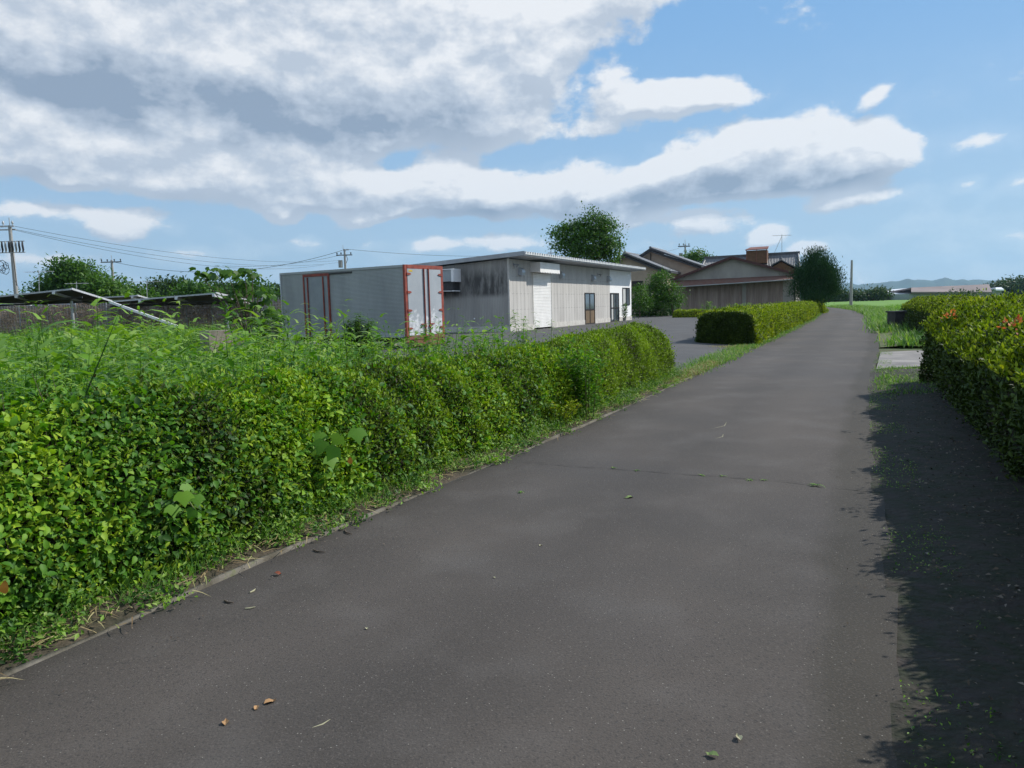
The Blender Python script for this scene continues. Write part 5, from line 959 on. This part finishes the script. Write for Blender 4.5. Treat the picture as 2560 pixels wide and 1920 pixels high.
# two leggy shrubs growing out of the hedge's road face
for px, py, Y, h, lab in ((1305, 860, 11.3, 1.02, 'fresh green leafy shoot growing out of the road face of the near hedge'),):
    b = Vector((*g(1300, 905), 0)); b.x -= .18; stem_plant('leafy_shoot', lab, 'shrub', b, [(random.uniform(-.3, .2), random.uniform(-.25, .25), h*random.uniform(.6, 1.02)) for i in range(12)], .075, 120, m_leaf_vine, tpl=T5, bush=.11)
b = Vector((*g(1262, 915), 0)); b.x -= .1; stem_plant('leafy_shoot', 'low yellow green bushy weed at the hedge foot beside the road', 'weed', b+Vector((-.25, -.2, 0)), [(random.uniform(-.35, .3), random.uniform(-.3, .3), random.uniform(.15, .34)) for i in range(14)], .045, 220, m_leaf_azY, tpl=T5, bush=.05)
def big_leaf_shoot(label, pts, base, leaf):
    rt = thing('big_leaf_shoot', label, 'seedling', base); tb = MB(); lv = Leaves(); o = Vector(base)
    for (p, r_) in pts: 
        e = Vector(p)-o; tb.tube([(0, 0, 0), e*.5+Vector((0, 0, .04)), e], .004, 5, False); P = np.array([e]); D = np.array([[random.uniform(-.5, .5)-.1, -.35, -.75]]); lv.add(TPL_lobed(), P, norm(D), norm(np.array([[.45, -.6, .7]])+rdir(1)*.45), leaf*r_, np.array([random.uniform(.55, .8)]))
    tb.build('stem', m_stem, rt); lv.build('leaves', m_leaf_vine, rt)
b = at(395, 1090, 4.05); big_leaf_shoot('seedling with big lobed leaves on the near hedge face, left one', [(at(395, 1062, 3.75), 1.), (at(425, 1068, 3.8), .8), (at(372, 1090, 3.8), .9), (at(420, 1100, 3.78), .7), (at(400, 1045, 3.85), .75)], b, .085)
b = at(715, 960, 5.45); big_leaf_shoot('seedling with big lobed leaves on the near hedge face, right one', [(at(700, 952, 5.0), 1.), (at(725, 965, 4.98), 1.05), (at(690, 935, 5.1), .9), (at(735, 940, 5.05), .9), (at(770, 925, 5.15), 1.1), (at(712, 985, 5.0), .9), (at(680, 968, 5.05), .8)], b, .11)
# clipped low hedge and potted weeds in front of the warehouse
hedge('hedge', 'low clipped dark hedge in front of the warehouse wall', [tuple(at(1458, 688, 60)[:2]), tuple(at(1530, 688, 58)[:2])], .8, lambda s: .55+.15+0*s, [(m_leaf_azY, T5, 6000, .1, .3, (0, 4), .4)], seed=4, wobamp=.03, power=4)
for i, (px, yt, lf) in enumerate([(1522, 652, .3), (1555, 660, .25), (1590, 656, .3), (1605, 655, .28), (1625, 662, .25), (1640, 664, .3)]):
    Y = 54+2*i; b = P3_(px, 700, Y, .1); stem_plant('garden_weed', ['pale leaved weed before the left part of the warehouse wall', 'thin arching weed right of the pale leaved weed', 'upright flowering weed before the warehouse middle', 'leafy weed touching the pale warehouse panel', 'weed right of the pale warehouse panel', 'low wide weed near the right end of the warehouse'][i], 'weed', b, [(random.uniform(-.6, .6), random.uniform(-.3, .3), toph(px, yt, Y)-.1) for _ in range(6)], lf, 26, m_leaf_weed, group='weeds before the warehouse', bush=.1, sr=.015)
hedge('hedge', 'small loose azalea clump at the far end of the square ended hedge', [(27.6, 68.0), (31.0, 77.)], 1.7, lambda s: 1.0+.25*np.sin(s), [(m_leaf_azY, T5, 9000, .14, .3, (0, 9), .5)], seed=6, wobamp=.2, power=2.2)
# dark junction box beyond the right clump
q = g(1948, 712); MB().box(-.45, .35, -.3, .35, 0, .72).box(-.50, .40, -.35, .40, .72, .78).build('junction_box', m_dark, None, label='dark box standing at the roadside just left of the right azalea clump', cat='box').location = (q[0], q[1], 0)
# red azalea flowers
for i, (px, py, Y) in enumerate([(2052, 682, 8.2), (2185, 700, 5.3)]):
    c = at(px, py, Y); n = 26; fl = thing('azalea_flower', ['red azalea flowers on top of the right hedge, left cluster', 'red brown azalea flowers at the right edge of the photo'][i], 'flower', c); P = RNG.normal(size=(n, 3))*.028; m_fl = bpy.data.materials.get('azalea_petal') or leafmat('azalea_petal', [(.35, .07, .04), (.55, .12, .07), (.65, .22, .12)], .6, .3); Leaves().add(T5, P, norm(P+np.array([0, 0, .03])), rdir(n), .035).build('petals', m_fl, fl)
Q = np.concatenate([along(LE[1:9], 900, -.5, .05), along(RE[1:8], 700, -.02, .35)]); k = RNG.random(len(Q)) < .8; Q = Q[k]; n = len(Q)
Leaves().add(T5, np.c_[Q, .016+0*Q[:, 0]], norm(rdir(n)*np.array([1, 1, .1])), norm(np.array([0, 0, 1.])+rdir(n)*.3), .010*(.4+RNG.random(n)**2*1.6)).build('grit', m_litter, None, label='grit and small dry scraps scattered along both road edges', cat='litter', kind='stuff')
# litter on the road
m_lf = [mat('dead_leaf_'+k, c, rough=.8) for k, c in (('tan', (.38, .22, .10)), ('red', (.28, .08, .04)), ('green', (.22, .30, .10)), ('pale', (.40, .38, .24)), ('orange', (.60, .26, .03)))]
LV = [(592, 1243, 1, .05, 'small red brown leaf near the left road edge'), (570, 1528, 0, .045, 'tan dead leaf low on the left of the road'), (556, 1532, 0, .03, 'small tan crumb beside the tan dead leaf'), (487, 1575, 0, .04, 'pinkish leaf scrap at the bottom left of the road'), (1368, 1078, 2, .07, 'single green fallen leaf in the middle of the road'), (1600, 1608, 3, .035, 'pale leaf scrap at the bottom centre right'), (1553, 1642, 2, .04, 'greenish leaf at the bottom edge of the road'), (1165, 1184, 3, .025, 'tiny pale scrap mid road'), (791, 1362, 3, .02, 'tiny pale chip on the left half of the road'), (1065, 1252, 3, .02, 'tiny pale fleck left of the road centre')]
for px, py, k, s_, lab in LV:
    x, y = g(px, py); T_, F_ = TPL_near(.6, .15, .1); a = random.random()*6; c, s2 = math.cos(a), math.sin(a)
    mb = MB(); vs = [((p[0]*c-p[1]*s2)*s_, (p[0]*s2+p[1]*c)*s_, p[2]*s_+.003) for p in T_]; mb.add(vs, F_); o = mb.build('fallen_leaf', m_lf[k], None, label=lab, cat='leaf', group='leaves lying on the road'); o.location = (x, y, .011)
TW = [((745, 1147), (760, 1157), 'crooked twig at the left road edge'), ((677, 1190), (702, 1196), 'short dark twig by the left kerb strip'), ((540, 1283), (552, 1276), 'tiny pale twig on the left of the road'), ((675, 1578), (714, 1560), 'pale green straw at the bottom left'), ((1530, 930), (1570, 912), 'long pale straw in the middle of the road'), ((1545, 950), (1562, 940), 'short pale straw below the long one'), ((530, 1318), (552, 1315), 'straw coloured stick left of the road centre'), ((1620, 816), (1650, 812), 'dark twig far up the road near the hedge end'), ((485, 1300), (505, 1306), 'thin brown stick near the kerb strip')]
for (a, b, lab) in TW:
    A, B_ = Vector((*g(*a), .008)), Vector((*g(*b), .010)); m_ = m_lf[3] if 'pale' in lab or 'straw' in lab else m_bark; d = B_-A; MB().tube([(0, 0, 0), d*.5+Vector((d.y, -d.x, 0))*.12, d], [.004, .005, .002], 5).build('twig', m_, None, label=lab, cat='twig', group='twigs and straws on the road').location = A
for i, (px, py) in enumerate([(1765, 1052), (1515, 1030), (1560, 1032), (1620, 1040), (1650, 1040), (1325, 1014), (1375, 1020), (1125, 1066)]):
    x, y = g(px, py); n = 14; a = RNG.random(n)*6.28; D = np.stack([np.cos(a), np.sin(a), .3+0*a], 1)
    o = Leaves().add(TPL_blade(.14, .8, 3), np.zeros((n, 3)), norm(D), norm(np.array([0, 0, 1.])+rdir(n)*.2), (.075 if i == 0 else .045)*(.6+.6*RNG.random(n))).build('crack_weed', m_leaf_weed, None, label=['largest weed tuft growing in the tar joint across the road', 'flat weed at the start of the crack weeds right of centre', 'weed tuft second from the left in the joint group', 'small weed left of the last pair in the road joint', 'small weed nearest to the largest tuft in the joint', 'tiny weed at the left end of the road joint', 'tiny weed just above the green fallen leaf', 'tiny weed alone on the left part of the road'][i], cat='weed', group='weeds in the road joint'); o.location = (x, y, .014)
for px, py, Y, k, lab in ((757, 1003, 4.9, 4, 'orange leaf low on the near hedge under the big lobed leaves'), (12, 1283, 2.62, 4, 'orange leaf at the far left on the hedge foot'), (755, 823, 8.2, 4, 'small orange leaf on the hedge face above the right seedling')):
    c = at(px, py, Y); T_, F_ = TPL_near(.7, .12, -.1); MB().add([(p[0]*.05, -p[2]*.05, p[1]*.05) for p in T_], F_).build('yellowed_leaf', m_lf[k], None, label=lab, cat='leaf', group='yellowed leaves on the near hedge').location = c

# ------------------------------------------------------------------ air between here and the hills
hz_ = MB().box(-8800, 11800, -390, 8800, -1.5, 420).build('haze', mat('haze_tmp', (1, 1, 1)), None, kind='stuff', label='thin blue air haze', cat='haze')
hm = bpy.data.materials.new('haze'); hm.use_nodes = True; t = hm.node_tree; t.nodes.clear(); pv = t.nodes.new('ShaderNodeVolumePrincipled'); ot = t.nodes.new('ShaderNodeOutputMaterial')
pv.inputs['Color'].default_value = (.45, .74, 1, 1); pv.inputs['Density'].default_value = .00008; pv.inputs['Anisotropy'].default_value = .2; t.links.new(pv.outputs[0], ot.inputs['Volume']); hz_.data.materials[0] = hm
